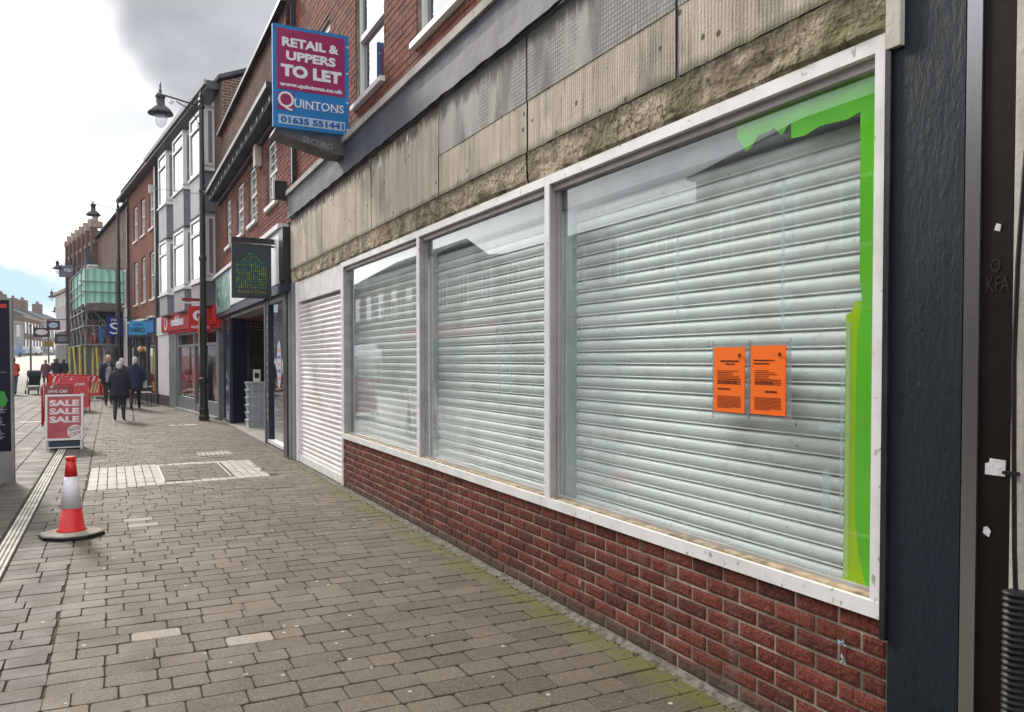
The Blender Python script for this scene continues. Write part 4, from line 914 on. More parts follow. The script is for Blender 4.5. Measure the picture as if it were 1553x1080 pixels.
# third frontage
P2 = Vector((-.656, 50.62, 0)); A3 = R(10)
gt = thing('gothic_building', P2, 'red brick gothic building with stepped parapet and tall windows beyond the scaffold', 'building', None, A3)
part('wall', m_bt_red, gt, (.0, 7, -.1, 11, 0, 8.4)); m_stone = M('buff_stone', (.26, .19, .15), .85, .2, 3, .2, 30)
for k in range(7):
    a = .1+k*1.6; part('buttress', m_bt_brown, gt, (-.3, 0, a, a+.3, 3, 9.0)); part('pinnacle', m_stone, gt, (-.34, .3, a-.05, a+.4, 9.0, 9.35), (-.2, .1, a+.05, a+.25, 9.35, 9.7))
    if k < 6: win_unit(gt, a+.5, a+1.3, 5.2, 7.4, -.06, .07, 1, 1); part('parapet_step', m_bt_brown, gt, (-.1, .3, a+.45, a+1.45, 8.4, 8.9))
part('cornice', m_stone, gt, (-.2, .2, -.1, 11, 8.1, 8.3)); b = MB(); b.prism([(.1, 8.4), (3.2, 10.4), (6.5, 8.4)], (0, 0, 0), (1, 0, 0), (0, 0, 1), (0, 10.9, 0)); b.build('roof', m_slate, gt)
part('shopfront', m_interior, gt, (-.05, -.001, .3, 10.8, .1, 2.8)); part('white_gable', m_pvc, gt, (-.5, 0, -.1, 1.4, 4.5, 6.9))
b = MB(); b.prism([(-.1, 6.9), (1.4, 6.9), (.65, 7.9)], (-.55, 0, 0), (0, 1, 0), (0, 0, 1), (.6, 0, 0)); b.build('gable_cap', m_slate, gt)
wb = thing('white_corner_building', P2, 'pale rendered building with grey windows at the far end of the right side', 'building', None, A3)
part('wall', M('pale_render', (.5, .48, .46), .8, .1, 2, .1, 20), wb, (-.1, 6, 11.02, 16.5, 0, 6.2)); part('parapet', m_stone, wb, (-.2, 6, 11.02, 16.6, 6.2, 6.4)); part('shopfront', m_gshop, wb, (-.15, -.101, 11.1, 16.4, 0, 2.6))
for a in (11.5, 13.1, 14.7): win_unit(wb, a, a+.9, 3.6, 5.4, -.16, .07, 1, 1)

# ------------------------------------------------------------------ scaffold with netting
sc = fr2('scaffold', 'tube scaffold wrapped in green netting high on the brown building', 'scaffold')
ny = 14
def net(p, q, z0_, z1_, name):
    b = MB(); n_ = 24; vs = []
    p, q = Vector(p), Vector(q); d = (q-p); nrm = Vector((-d.y, d.x, 0)).normalized()
    for i in range(n_+1):
        for j in range(7):
            a = p+d*i/n_; zz = z0_+(z1_-z0_)*j/6+(.05*abs(math.sin(i/n_*9)) if j == 0 else 0); o_ = .03*math.sin(i*1.3)+.03*noise.noise(Vector((i*.4, j*.5, p.x)))
            vs.append((a.x+nrm.x*o_, a.y+nrm.y*o_, zz))
    b.add(vs, [(i*7+j, (i+1)*7+j, (i+1)*7+j+1, i*7+j+1) for i in range(n_) for j in range(6)]); b.smooth = True; b.build(name, m_net, sc)
net((-1.50, 18.0, 0), (-.02, 18.0, 0), 4.12, 5.62, 'netting'); net((-1.5, 18.0, 0), (-1.5, 25.5, 0), 4.1, 5.7, 'netting')
for a in (18.0, 20.0, 22.0, 24.0, 25.6):
    MB().tube([(-1.55, a-.04, 0), (-1.55, a-.04, 5.8)], .03, 6).build('standard', m_tube, sc); MB().tube([(-.35, a-.04, 2.2), (-.35, a-.04, 6.0)], .03, 6).build('standard', m_tube, sc)
for zz in (2.25, 3.1, 3.75, 4.6, 5.05, 5.68): MB().tube([(-1.58, 17.8, zz), (-1.58, 25.8, zz)], .028, 6).build('ledger', m_tube, sc); MB().tube([(-1.8, 17.9, zz), (.0, 17.9, zz)], .028, 6).build('transom', m_tube, sc)
for a in (18.0, 20, 22, 24): MB().tube([(-1.5, a, 4.1), (-.5, a+.1, 2.9)], .028, 6).build('brace', m_tube, sc); MB().tube([(-1.55, a, 2.2), (-1.55, a+2, 4.0)], .028, 6).build('brace', m_tube, sc)
for k in range(14): MB().tube([(rr.uniform(-1.6, -.2), rr.uniform(17.8, 20), rr.uniform(2.2, 2.5)), (rr.uniform(-1.6, -.2), rr.uniform(18, 21), rr.uniform(3.2, 4.1))], .022, 5).build('brace', m_tube, sc)
for k in range(7): part('deck_board', m_board, sc, (-1.5+.21*k, -1.31+.21*k, 17.9, 25.6, 4.0, 4.05))
part('toe_board', m_board, sc, (-1.52, -.02, 17.82, 17.86, 3.78, 4.1)); part('deck_board', m_board, sc, (-1.5, -.3, 17.9, 25.6, 2.27, 2.33)); part('underside_sheet', m_interior, sc, (-1.4, -.02, 18.3, 25, 3.7, 3.75))
for k in range(9): part('material_bag', (m_dred, m_gpanel2, m_magenta, m_sblue)[k % 4], sc, (-1.35+.12*k, -1.23+.12*k, 18.2+k % 3*.5, 18.5+k % 3*.5, 2.34, 2.7+.12*(k % 4)))
for x_, a, lean in ((-1.9, 18, .15), (-1.55, 18.1, .05), (-1.3, 18.3, -.05), (-1.05, 18, .1), (-.8, 18.4, .0), (-.5, 18.2, -.7), (-1.45, 20, .2), (-1.0, 20.4, -.3), (-.6, 20.6, .1), (-1.9, 22, 0), (-1.7, 19.2, .0), (-.2, 18.0, -.75)):
    MB().tube([(x_, a, 0), (x_-lean, a, 2.2)], .045, 8).build('sleeved_pole', m_yel if rr.random() < .75 else m_pvc, sc)

# ------------------------------------------------------------------ lamp posts
def lamp_post(loc, lab):
    t = thing('lamp_post', loc, lab, 'lamp post', 'tall black heritage lamp posts')
    b = MB(); b.smooth = False
    b.lathe((0, 0, 0), [(.135, 0), (.135, .12), (.115, .16), (.12, .3), (.105, .34), (.09, .95), (.12, 1.0), (.12, 1.1), (.085, 1.15), (.078, 4.2), (.10, 4.22), (.10, 4.3), (.075, 4.34), (.072, 5.98), (.088, 6.0), (.088, 6.06), (.065, 6.1), (.06, 8.15), (.09, 8.18), (.09, 8.24), (.05, 8.3)], 14)
    b.build('post', m_iron, t); MB().lathe((0, 0, 8.3), [(.05, 0), (.075, .08), (.04, .16), (.055, .2), (.02, .3), (.006, .52)], 10).build('finial', m_iron, t)
    a = MB(); a.tube([(0, 0, 8.22), (-1.05, 0, 8.42)], .022, 6); a.tube([(-.04, 0, 7.7), (-.15, 0, 7.95), (-.35, 0, 8.15), (-.6, 0, 8.27)], .014, 6)
    for cx, cz, rad in ((-.72, 8.22, .06), (-.1, 7.72, .06)): a.tube([(cx+rad*(1-k/14)*math.cos(k*.7), 0, cz+rad*(1-k/14)*math.sin(k*.7)) for k in range(12)], .010, 5)
    a.build('arm', m_iron, t)
    h = MB(); h.smooth = True; h.lathe((-.98, 0, 0), [(.006, 8.72), (.03, 8.6), (.015, 8.55), (.04, 8.5), (.035, 8.42), (.12, 8.38), (.13, 8.33), (.10, 8.29), (.11, 8.13), (.15, 8.1), (.24, 8.02), (.31, 7.92), (.305, 7.89), (.17, 7.93)][::-1], 18); h.build('lantern_hood', m_iron, t)
    g_ = MB(); g_.smooth = True; g_.lathe((-.98, 0, 0), [(.01, 7.55), (.08, 7.575), (.14, 7.67), (.165, 7.8), (.16, 7.925)], 16); g_.build('glass_bowl', glassbowl, t)
    return t
glassbowl = glass_mat('lantern_glass', (.85, .87, .88), .25, 1.5)
lp = lamp_post((2.16, 22.6, 0), 'tall black lamp post in front of the red phone shop')
k = copy_tree(lp); k.location = (.29, 38.2, 0); k['label'] = 'tall black lamp post in front of the blue bookshop sign'; k.scale = (.95, .95, .97)
for x_, y_, rz, lb in ((-2.02, 56, 0, 'farther lamp post with its lantern under the dark projecting sign'), (-3.0, 67.5, 0, 'distant lamp post standing past the pale corner building'), (-3.6, 82, 0, 'most distant lantern post against the blue sky')):
    k = copy_tree(lp); k.location = (x_, y_, 0); k.scale = (.9, .9, [.9, .78, .74][[56, 67.5, 82].index(y_)]); k['label'] = lb
lp.children[0]
part('road_name_plate', flat('worn_yellow_plate', (.5, .28, .1), .6), lp, (-.12, -.09, -.09, .04, 1.95, 2.75))
# catenary brackets across the front
t = thing('overhead_wire', (0, 0, 0), 'thin overhead wires strung from the lamp post to the brick shop', 'wire')
MB().tube([(2.16, 22.6, 6.0), (2.4, 21.0, 5.85), (2.55, 19.4, 5.95)], .012, 5).tube([(1.0, 23.2, 6.1), (2.16, 22.6, 5.95), (2.5, 21, 5.8)], .010, 5).tube([(2.16, 22.6, 6.1), (2.5, 20.5, 6.3)], .008, 5).build('wire', m_gpanel, t)

# ------------------------------------------------------------------ boards, cone, totem, barriers
t = thing('traffic_cone', (-.343, 8.27, .0), 'red and white traffic cone on a black rubber base', 'traffic cone')
b = MB(); oc = [(.25*math.cos(R(22.5+45*k+9))*(1.08 if k % 2 else 1), .25*math.sin(R(22.5+45*k+9))*.95) for k in range(8)]
b.loft([[(x*s, y*s, z) for x, y in oc] for s, z in ((.97, .004), (1.03, .012), (1.03, .030), (1.0, .036))]); b.build('base', m_rubber, t)
MB().loft([[(x*s, y*s, z) for x, y in oc] for s, z in ((.985, .0365), (.96, .046), (.46, .060))]).build('base_top', m_rubtop, t)
def cone_r(z): return .104-(.104-.037)*(z-.055)/(.715-.055)
for nm, a, c_, m in (('lower_body', .055, .265, m_red), ('upper_body', .545, .695, m_red)):
    b = MB(); b.smooth = True; pr = [(cone_r(a), a), (cone_r(c_), c_)]
    if nm == 'lower_body': pr = [(.122, .058), (.124, .066), (.106, .074)]+pr[1:]
    b.lathe((0, 0, 0), pr, 40); b.build(nm, m, t)
b = MB(); b.smooth = True; b.lathe((0, 0, 0), [(cone_r(.265)+.002, .262), (cone_r(.548)+.002, .548)], 40); b.build('reflective_sleeve', m_reflw, t)
b = MB(); b.lathe((0, 0, 0), [(.040, .695), (.044, .70), (.042, .725), (.033, .73)], 24); b.build('cap', m_red, t)
# information totem (its face looks back down the street)
t = thing('map_totem', (-1.15, 12.2, 0), 'dark map and information totem at the left edge of the picture', 'information totem'); 
m_tn = M('totem_navy', (.005, .006, .018), .35, .2, 2, 0, spec=.2); m_tsteel = M('totem_steel', (.24, .235, .225), .5, .15, 3, .1, 60, .4)
part('face', m_tn, t, (-1.0, -.03, -.012, .12, .42, 2.37)); part('side_frame', m_tsteel, t, (-.028, .0, -.02, .13, .0, 2.385), (-1.0, -.03, -.02, .13, 2.372, 2.385)); part('plinth', m_tsteel, t, (-1.0, -.03, -.008, .12, 0, .418))
part('red_header', m_vred, t, (-.9, -.06, -.014, -.0125, 2.27, 2.32)); b = MB(); b.prism([(-.30, 1.18), (-.1, 1.2), (-.06, 1.08), (-.09, 1.0), (-.3, 1.02)], (0, -.0145, 0), (1, 0, 0), (0, 0, 1), (0, .002, 0)); b.build('map_green', flat('map_green', (.05, .30, .06), .4), t)
b = MB()
for k in range(16): b.box(-.5, -.09-rr.uniform(0, .06), -.0145, -.0125, .58+k*.022+(.05 if k > 5 else 0)+(.05 if k > 10 else 0), .588+k*.022+(.05 if k > 5 else 0)+(.05 if k > 10 else 0))
b.box(-.55, -.07, -.0145, -.0125, 1.44, 1.446).box(-.55, -.07, -.0145, -.0125, .96, .966); b.build('small_print', m_gpanel2, t, kind='stuff')
# sale board
def pavement_board(name, loc, w, h, lab, grp, frame, face, leg_h=.17, rz=0, lean=.14, curved=False):
    t = thing(name, loc, lab, 'pavement sign', grp, rz)
    for s in (-1, 1):
        y0 = .22*s
        def P(x, z, o_=0): return (x, y0*(1-z/h)+s*o_, z)
        if curved:
            pts = [P(-w/2, 0), P(-w/2, h*.93), P(-w/2+.03, h*.985), P(-w/2+.07, h), P(w/2-.07, h), P(w/2-.03, h*.985), P(w/2, h*.93), P(w/2, 0)]
            MB().tube(pts, .018, 8).build('side_rail', frame, t)
        else:
            b = MB(); fw = .035
            for a, c_, z0_, z1_ in ((-w/2, -w/2+fw, leg_h, h), (w/2-fw, w/2, leg_h, h), (-w/2+fw, w/2-fw, leg_h, leg_h+fw), (-w/2+fw, w/2-fw, h-fw, h)):
                b.add([P(a, z0_, .015), P(c_, z0_, .015), P(c_, z1_, .015), P(a, z1_, .015), P(a, z0_, -.012), P(c_, z0_, -.012), P(c_, z1_, -.012), P(a, z1_, -.012)], [(0, 1, 2, 3), (7, 6, 5, 4), (0, 4, 5, 1), (1, 5, 6, 2), (2, 6, 7, 3), (3, 7, 4, 0)])
            b.build('frame', frame, t)
            for a in (-w/2+.01, w/2-.05): b = MB(); b.tube([P(a+.02, 0), P(a+.02, leg_h+.02)], .022, 4); b.build('leg', frame, t)
        zb = leg_h+(.036 if not curved else 0); b = MB()
        b.add([P(-w/2+.036, zb, .004), P(w/2-.036, zb, .004), P(w/2-.036, h-.037, .004), P(-w/2+.036, h-.037, .004), P(-w/2+.036, zb, -.006), P(w/2-.036, zb, -.006), P(w/2-.036, h-.037, -.006), P(-w/2+.036, h-.037, -.006)], [(0, 1, 2, 3), (7, 6, 5, 4), (0, 4, 5, 1), (1, 5, 6, 2), (2, 6, 7, 3), (3, 7, 4, 0)])
        b.build('poster', face, t)
    return t
m_sale = M('faded_red_poster', (.42, .055, .07), .35, .2, 5, 0); m_salew = flat('poster_white', (.75, .68, .68), .5)
t = pavement_board('sale_board', (-.775, 16.55, 0), .60, .98, 'white framed pavement board with three rows of sale lettering', 'pavement advertising boards', m_pvc, m_sale)
sn = .22/.98; VV = Vector((0, sn, 1)).normalized()
def bp(x, z): return (x, -.22*(1-z/.98)-.0075, z)
for k, z_ in enumerate((.77, .625, .48)): text('SALE', 'lettering', m_salew, t, bp(-.235, z_), U, VV, .47, .115, .003, .045)
b = MB(); cc = Vector(bp(.17, .315)); b.prism([(.125*math.cos(q*math.pi/14), .125*math.sin(q*math.pi/14)) for q in range(28)], cc+Vector((0, -.004, 0)), U, VV, (0, -.003, 0)); b.build('roundel', m_salew, t)
c2_, s2_ = math.cos(.18), math.sin(.18); UU = Vector((c2_, s2_*sn, s2_)).normalized()
text('60%', 'lettering', m_dred, t, Vector(bp(.075, .32))+Vector((0, -.0075, 0)), UU, VV, .18, .07, .002, .01); text('OFF', 'lettering', m_dred, t, Vector(bp(.085, .232))+Vector((0, -.0075, 0)), UU, VV, .18, .07, .002, .01)
part('water_base', M('dark_base', (.03, .05, .08), .5, .2, 5, .1, 30), t, (-.24, .24, -.19, .19, .03, .15)); part('cross_bar', m_pvc, t, (-.27, .27, -.23, -.21, .035, .055))
tv = pavement_board('phone_board', (-1.2, 22.5, 0), .64, 1.02, 'dark red curved pavement board right behind the sale board', 'pavement advertising boards', m_vred, m_dred, .12, 0, .14, True)
text('SAVE £280', 'lettering', m_salew, tv, (-.2, -.085, .80), U, VV, .42, .075, .003, .02)
b = MB(); b.tube([(-.12, -.06, .94), (-.12, -.05, .94)], .03, 12); b.build('roundel', m_salew, tv)
tv2 = pavement_board('phone_board', (-1.05, 28.7, 0), .80, 1.12, 'bright red pavement board with small white roundel, farther of the two red boards', 'pavement advertising boards', m_vred, m_vred, .12, 0, .14, True)
text('£280', 'lettering', m_salew, tv2, (.0, -.085, .80), U, VV, .28, .075, .003, .02); b = MB(); b.tube([(.2, -.17, .5), (.2, -.14, .5)], .07, 16); b.build('roundel', m_salew, tv2); b = MB(); b.tube([(-.1, -.06, 1.0), (-.1, -.05, 1.0)], .035, 12); b.build('roundel', m_salew, tv2)
def barrier(loc, rz, lab):
    t = thing('safety_barrier', loc, lab, 'barrier', 'red plastic safety barriers round the scaffold', rz)
    b = MB(); b.box(-.5, .5, -.02, .02, .70, .98); b.box(-.5, .5, -.02, .02, .18, .26); b.box(-.5, -.42, -.02, .02, .26, .7); b.box(.42, .5, -.02, .02, .26, .7)
    for k in range(7): b.prism([(0, 0), (.035, 0), (.155, .44), (.12, .44)], (-.42+.105*k, -.012, .26), (1, 0, 0), (0, 0, 1), (0, .024, 0))
    b.build('panel', m_red, t); part('foot', m_rubber, t, (-.42, -.34, -.25, .25, 0, .06)); part('foot', m_rubber, t, (.34, .42, -.25, .25, 0, .06))
    for k in range(4): b = MB(); b.prism([(0, 0), (.08, 0), (.16, .22), (.08, .22)], (-.4+.2*k, -.0215, .73), (1, 0, 0), (0, 0, 1), (0, .001, 0)); b.build('reflective_stripe', m_reflw, t)
    return t
for q in (((-.75, 36.5, 0), .1, 'red safety barrier nearest the coffee drinkers with striped panel'), ((-1.75, 36.9, 0), -.05, 'red safety barrier left of the nearest one beside the pavement boards'), ((-2.15, 42.5, 0), .2, 'red safety barrier farther back behind the boards'), ((-.15, 37.4, 0), .9, 'red safety barrier turned side-on against the facade')): barrier(*q)
# far projecting signs
def hang(x0_, x1_, y_, z0_, z1_, m, lab, mark=None, txt=None, arm=None):
    t = thing('hanging_sign', (0, y_, 0), lab, 'sign', 'projecting shop signs far down the street'); part('board', m, t, (x0_, x1_, -.05, .05, z0_, z1_)); part('arm', m_iron, t, (x0_, (arm or x1_+.5), -.02, .02, z1_+.05, z1_+.1))
    if mark:
        b = MB(); cx_, cz_ = (x0_+x1_)/2, (z0_+z1_)/2; b.prism([(.36*(x1_-x0_)*math.cos(q*math.pi/10), .3*(z1_-z0_)*math.sin(q*math.pi/10)) for q in range(20)], (cx_, -.052, cz_), U, V, (0, -.004, 0)); b.build('emblem', mark, t)
    if txt: text(txt, 'lettering', m_lett, t, (x0_+(x1_-x0_)*.28, -.056, z0_+(z1_-z0_)*.45), U, V, (x1_-x0_)*.42, (z1_-z0_)*.3, .005, .02)
    return t
hang(-2.88, -1.77, 57, 6.72, 7.45, M('dark_sign_grey', (.13, .14, .17), .5, .1, 3, 0), 'large dark grey projecting sign with pale lettering above the netting', None, 'M&S')
hang(-3.75, -3.0, 60, 3.55, 4.15, flat('plum_board', (.10, .02, .06), .5), 'plum coloured hanging sign with a pale swirl', m_pblue)
hang(-4.75, -3.75, 63, 3.15, 3.8, m_iron, 'dark hanging sign with a pale oval', m_salew, None, -3.2)
hang(-3.15, -2.35, 57, 2.6, 3.2, m_iron, 'small black hanging sign with a dim ring emblem', m_gpanel, None, -1.8)
hang(-4.35, -3.75, 66, 2.55, 2.95, flat('mustard_board', (.35, .26, .05), .5), 'small mustard yellow hanging board', None, None, -3.2)

# ------------------------------------------------------------------ cafe chairs
def chair(loc, rz, lab):
    t = thing('cafe_chair', loc, lab, 'chair', 'cafe chairs outside the blue cafe', rz)
    part('seat', m_pvc, t, (-.22, .22, -.22, .22, .44, .47)); part('backrest', m_gpanel2, t, (-.2, .2, .2, .22, .6, .88)); part('back_frame', m_iron, t, (-.22, -.2, .2, .225, .47, .9), (.2, .22, .2, .225, .47, .9), (-.22, .22, .2, .225, .885, .91))
    for a in (-.2, .2):
        for c_ in (-.2, .2): MB().tube([(a, c_, 0), (a, c_, .44)], .013, 6).build('leg', m_iron, t)
    MB().tube([(-.22, -.2, .44), (-.23, -.2, .65), (-.22, .2, .65)], .012, 6).tube([(.22, -.2, .44), (.23, -.2, .65), (.22, .2, .65)], .012, 6).build('armrest', m_iron, t); return t
chair((.98, 31.3, 0), .3, 'dark cafe chair with pale seat close to the cafe window'); chair((.1, 32.8, 0), 2.2, 'dark cafe chair with pale seat beside the red barriers')
t = thing('cafe_table', (.85, 32.4, 0), 'small round dark cafe table near the cafe window', 'table'); MB().lathe((0, 0, 0), [(.22, 0), (.2, .03), (.03, .05), (.03, .70), (.1, .72)], 14).build('pedestal', m_iron, t); MB().lathe((0, 0, 0), [(.33, .72), (.34, .745)], 20).build('top', m_iron, t)

# ------------------------------------------------------------------ people
def skin_mesh(verts, edges, radii, root=0, sub=1):
    me = bpy.data.meshes.new('body'); me.from_pydata(verts, edges, []); o = bpy.data.objects.new('body', me); COL.objects.link(o)
    md = o.modifiers.new('s', 'SKIN')
    for i, r in enumerate(radii): me.skin_vertices[0].data[i].radius = (r, r) if not isinstance(r, tuple) else r
    me.skin_vertices[0].data[root].use_root = True
    ss = o.modifiers.new('u', 'SUBSURF'); ss.levels = sub; ss.render_levels = sub
    dg = bpy.context.evaluated_depsgraph_get(); dg.update(); r = bpy.data.meshes.new_from_object(o.evaluated_get(dg)); bpy.data.objects.remove(o); return r
def cloth(n_, c): return M(n_, c, .85, .2, 6, .3, 50)
m_hairg = M('grey_hair', (.55, .52, .49), .7, .15, 30, .4, 120); m_hairb = M('brown_hair', (.09, .06, .045), .6, .3, 30, .4, 120); m_shoe = M('dark_shoe', (.02, .018, .017), .5, .2, 6, .1, 30); m_tied = M('tied_hair', (.35, .3, .26), .7, .2, 30, .4, 120)
def person(loc, rz, lab, coat, trou, hair, H=1.70, stride=.18, lean=.06, hem=.70, arms=((.10, -.05, .30), (-.10, .05, .30)), open_front=None, long_hair=False, girth=1.0):
    """faces +y; arms = per side (elbow y, wrist y, wrist bend out)"""
    k = H/1.72; t = thing('person', loc, lab, 'person', None, rz)
    v, e, r = [], [], []
    def ad(p, rad, par=None):
        v.append((p[0]*k, p[1]*k, p[2]*k)); r.append(rad*k if not isinstance(rad, tuple) else (rad[0]*k, rad[1]*k)); i = len(v)-1
        if par is not None: e.append((par, i))
        return i
    pel = ad((0, 0, .94), (.145*girth, .11*girth)); wa = ad((0, lean*.4, 1.10), (.14*girth, .105*girth), pel); ch = ad((0, lean*.8, 1.30), (.155*girth, .11*girth), wa); nk = ad((0, lean, 1.45), .055, ch)
    hd = ad((0, lean*1.25+.015, 1.535), (.062, .07), nk); h2 = ad((0, lean*1.3+.015, 1.62), (.076, .092), hd); h3 = ad((0, lean*1.3, 1.69), (.06, .072), h2)
    ad((0, lean*1.3+.105, 1.575), .013, hd)
    wr = []
    for s, (ey, wy_, wo_) in zip((-1, 1), arms):
        sh_ = ad((.17*s, lean, 1.385), .06, ch); el = ad((.235*s, lean+ey*.6-.03, 1.12), .042, sh_); w_ = ad((.235*s+.02*s, lean+ey+wy_+.05, .90+wo_*.0+max(0, wy_)*.4), .028, el); wr.append((v[sh_], v[el], v[w_]))
        px, py, pz = v[w_][0]/k, v[w_][1]/k, v[w_][2]/k; pm = ad((px, py+.02, pz-.055), (.034, .018), w_)
        for q in range(4): f1 = ad((px, py-.012+.019*q, pz-.10), .0095, pm); ad((px-.012*s, py-.010+.019*q, pz-.150+.006*abs(q-1.5)), .007, f1)
        th_ = ad((px, py+.052, pz-.065), .010, pm); ad((px, py+.062, pz-.10), .008, th_)
    for s in (-1, 1):
        st = stride*s; hp = ad((.085*s, 0, .86), .095, pel); kn = ad((.095*s, st*.55+.03, .49), .07, hp)
        lift = .05 if st < 0 else 0; an = ad((.10*s, st-.02, .10+lift), .05, kn); ad((.105*s, st+.03, .045+lift*.7), .04, an); ad((.11*s, st+.14, .035), .032, len(v)-1)
    me = skin_mesh(v, e, r, pel, 2)
    for m in (trou, m_skin, m_shoe, coat): me.materials.append(m)
    for p in me.polygons:
        z = p.center.z/k; x_ = abs(p.center.x)/k
        p.material_index = 2 if z < .115 else (1 if (z > 1.46 or (x_ > .20 and z < .93)) else (3 if z > .97 or x_ > .2 else 0)); p.use_smooth = True
    o = bpy.data.objects.new('body', me); COL.objects.link(o); o.parent = t
    # coat: lofted torso with a hem plus sleeves
    def ring(z, rx, ry, y0, n_=16, ph=0): return [(rx*k*math.cos(q*2*math.pi/n_)*(1+.03*math.sin(q*3+ph)), y0*k+ry*k*math.sin(q*2*math.pi/n_)*(1+.03*math.cos(q*4+ph)), z*k) for q in range(n_)]
    g2 = girth; b = MB(); b.smooth = True
    b.loft([ring(hem, .215*g2, .165*g2, .0, ph=1), ring(hem+.1, .205*g2, .16*g2, .0, ph=2), ring(.95, .19*g2, .145*g2, lean*.2), ring(1.1, .185*g2, .14*g2, lean*.5, ph=1), ring(1.25, .20*g2, .142*g2, lean*.8), ring(1.36, .205*g2, .125*g2, lean, ph=2), ring(1.42, .155*g2, .10*g2, lean), ring(1.465, .075, .075, lean), ring(1.49, .07, .072, lean)])
    for a_, e_, w_ in wr: b.tube([Vector(a_)*1.0, (Vector(a_)+Vector(e_))/2, e_, (Vector(e_)+Vector(w_))/2, w_], [.078*k, .07*k, .062*k, .055*k, .046*k], 10)
    b.build('coat', coat, t)
    if open_front: b = MB(); b.loft([ring(hem+.05, .10, .05, .150, 10), ring(1.0, .10, .05, .135+lean*.3, 10), ring(1.25, .09, .05, .125+lean*.8, 10), ring(1.44, .05, .04, .07+lean, 10)]); b.smooth = True; b.build('shirt_front', open_front, t)
    hb = MB(); hb.smooth = True; hy = lean*1.3-.012
    hb.loft([ring(zz, rx, ry, hy+dy, 14) for zz, rx, ry, dy in ((1.50 if not long_hair else 1.40, .05, .03, -.055), (1.54, .07, .05, -.045), (1.60, .086, .082, -.018), (1.66, .083, .092, -.004), (1.70, .066, .075, 0), (1.725, .03, .035, 0))]); hb.build('hair', hair, t)
    for s in (-1, 1): MB().lathe((.078*k*s, (lean*1.3+.015)*k, 1.575*k), [(.008*k, 0), (.014*k, .015*k), (.014*k, .04*k), (.006*k, .055*k)], 8).build('ear', m_skin, t)
    for s in (-1, 1): MB().lathe((.03*k*s, (lean*1.3+.095)*k, 1.605*k), [(.004*k, 0), (.009*k, .006*k), (.004*k, .014*k)], 8).build('eye', m_ink, t)
    return t, wr
navy_c = cloth('navy_coat', (.009, .014, .048)); blk_c = cloth('charcoal_coat', (.010, .013, .026)); jeans = cloth('grey_jeans', (.045, .055, .075)); dtr = cloth('dark_trousers', (.015, .016, .022)); pink = cloth('dusty_pink_coat', (.19, .065, .085)); redc = cloth('coral_top', (.55, .06, .045)); shirt = cloth('grey_shirt', (.30, .30, .32)); bluej = cloth('light_blue_denim', (.13, .25, .42))
P_, wr = person((.16, 23.5, 0), R(-8), 'grey haired person in a dark padded coat walking away with a wooden cane', blk_c, jeans, m_hairg, 1.56, .10, .07, .66, ((.02, .06, .3), (-.02, .10, .3)), girth=1.22)
t = thing('walking_cane', (.46, 23.42, 0), 'slender brown walking cane in the hand of the grey haired person', 'cane'); m_wood = M('cane_wood', (.12, .035, .02), .5, .2, 5, .05, 40)
MB().tube([(.04, -.08, 0), (-.02, .12, .80), (-.03, .14, .83), (-.03, .19, .84)], .011, 8).build('shaft', m_wood, t); MB().lathe((.04, -.08, 0), [(.016, 0), (.014, .04)], 8).build('tip', m_rubber, t)
person((.66, 28.6, 0), R(-4), 'tall person in a long navy coat striding past the cafe', navy_c, dtr, m_hairg, 1.70, .34, .09, .62, ((.08, .04, .3), (-.10, .02, .3)), girth=1.15)
person((.30, 30.2, 0), R(5), 'grey haired person half hidden between the two dark coats', cloth('dark_grey_coat', (.03, .03, .038)), dtr, m_hairg, 1.66, .2, .05, .7)
person((-.12, 31.6, 0), R(186), 'balding person facing this way in an open dark jacket over a grey shirt', navy_c, dtr, M('thin_hair', (.5, .4, .35), .7, .1, 20, .2, 60), 1.78, .2, .03, .74, ((.12, .14, .3), (.05, .0, .3)), open_front=shirt, girth=1.1)
person((-3.62, 56.5, 0), R(4), 'person in a dusty pink coat carrying a plastic bag', pink, dtr, m_tied, 1.62, .14, .04, .55, long_hair=True, girth=1.05)
t = thing('carrier_bag', (-3.98, 56.4, .42), 'pale carrier bag hanging from the hand of the pink coated person', 'bag'); MB().loft([[(.13*s*math.cos(q*math.pi/5), .06*s*math.sin(q*math.pi/5), z) for q in range(10)] for s, z in ((.7, 0), (1, .08), (.95, .25), (.4, .36))]).build('sack', m_gpanel2, t); MB().tube([(-.04, 0, .35), (0, 0, .46), (.04, 0, .35)], .008, 5).build('handle', m_gpanel2, t)
person((-3.0, 56.0, 0), R(-3), 'person in a dark navy coat walking close beside the pink coat', navy_c, dtr, m_hairb, 1.70, .16, .04, .66, girth=1.15)
person((-2.72, 57.8, 0), R(-3), 'person in black partly hidden behind the navy coat', blk_c, dtr, m_hairb, 1.66, .16, .04, .7)
person((-3.75, 67.5, 0), R(2), 'distant person in an olive jacket beyond the pink coat', cloth('olive_jacket', (.12, .11, .05)), jeans, m_hairb, 1.68, .16, .04, .75)
person((-4.02, 43.2, 0), R(25), 'person in a coral top and light jeans at the pushchair, beside the totem', redc, bluej, m_hairb, 1.72, .18, .08, .86, ((.16, .2, .3), (.16, .2, .3)))
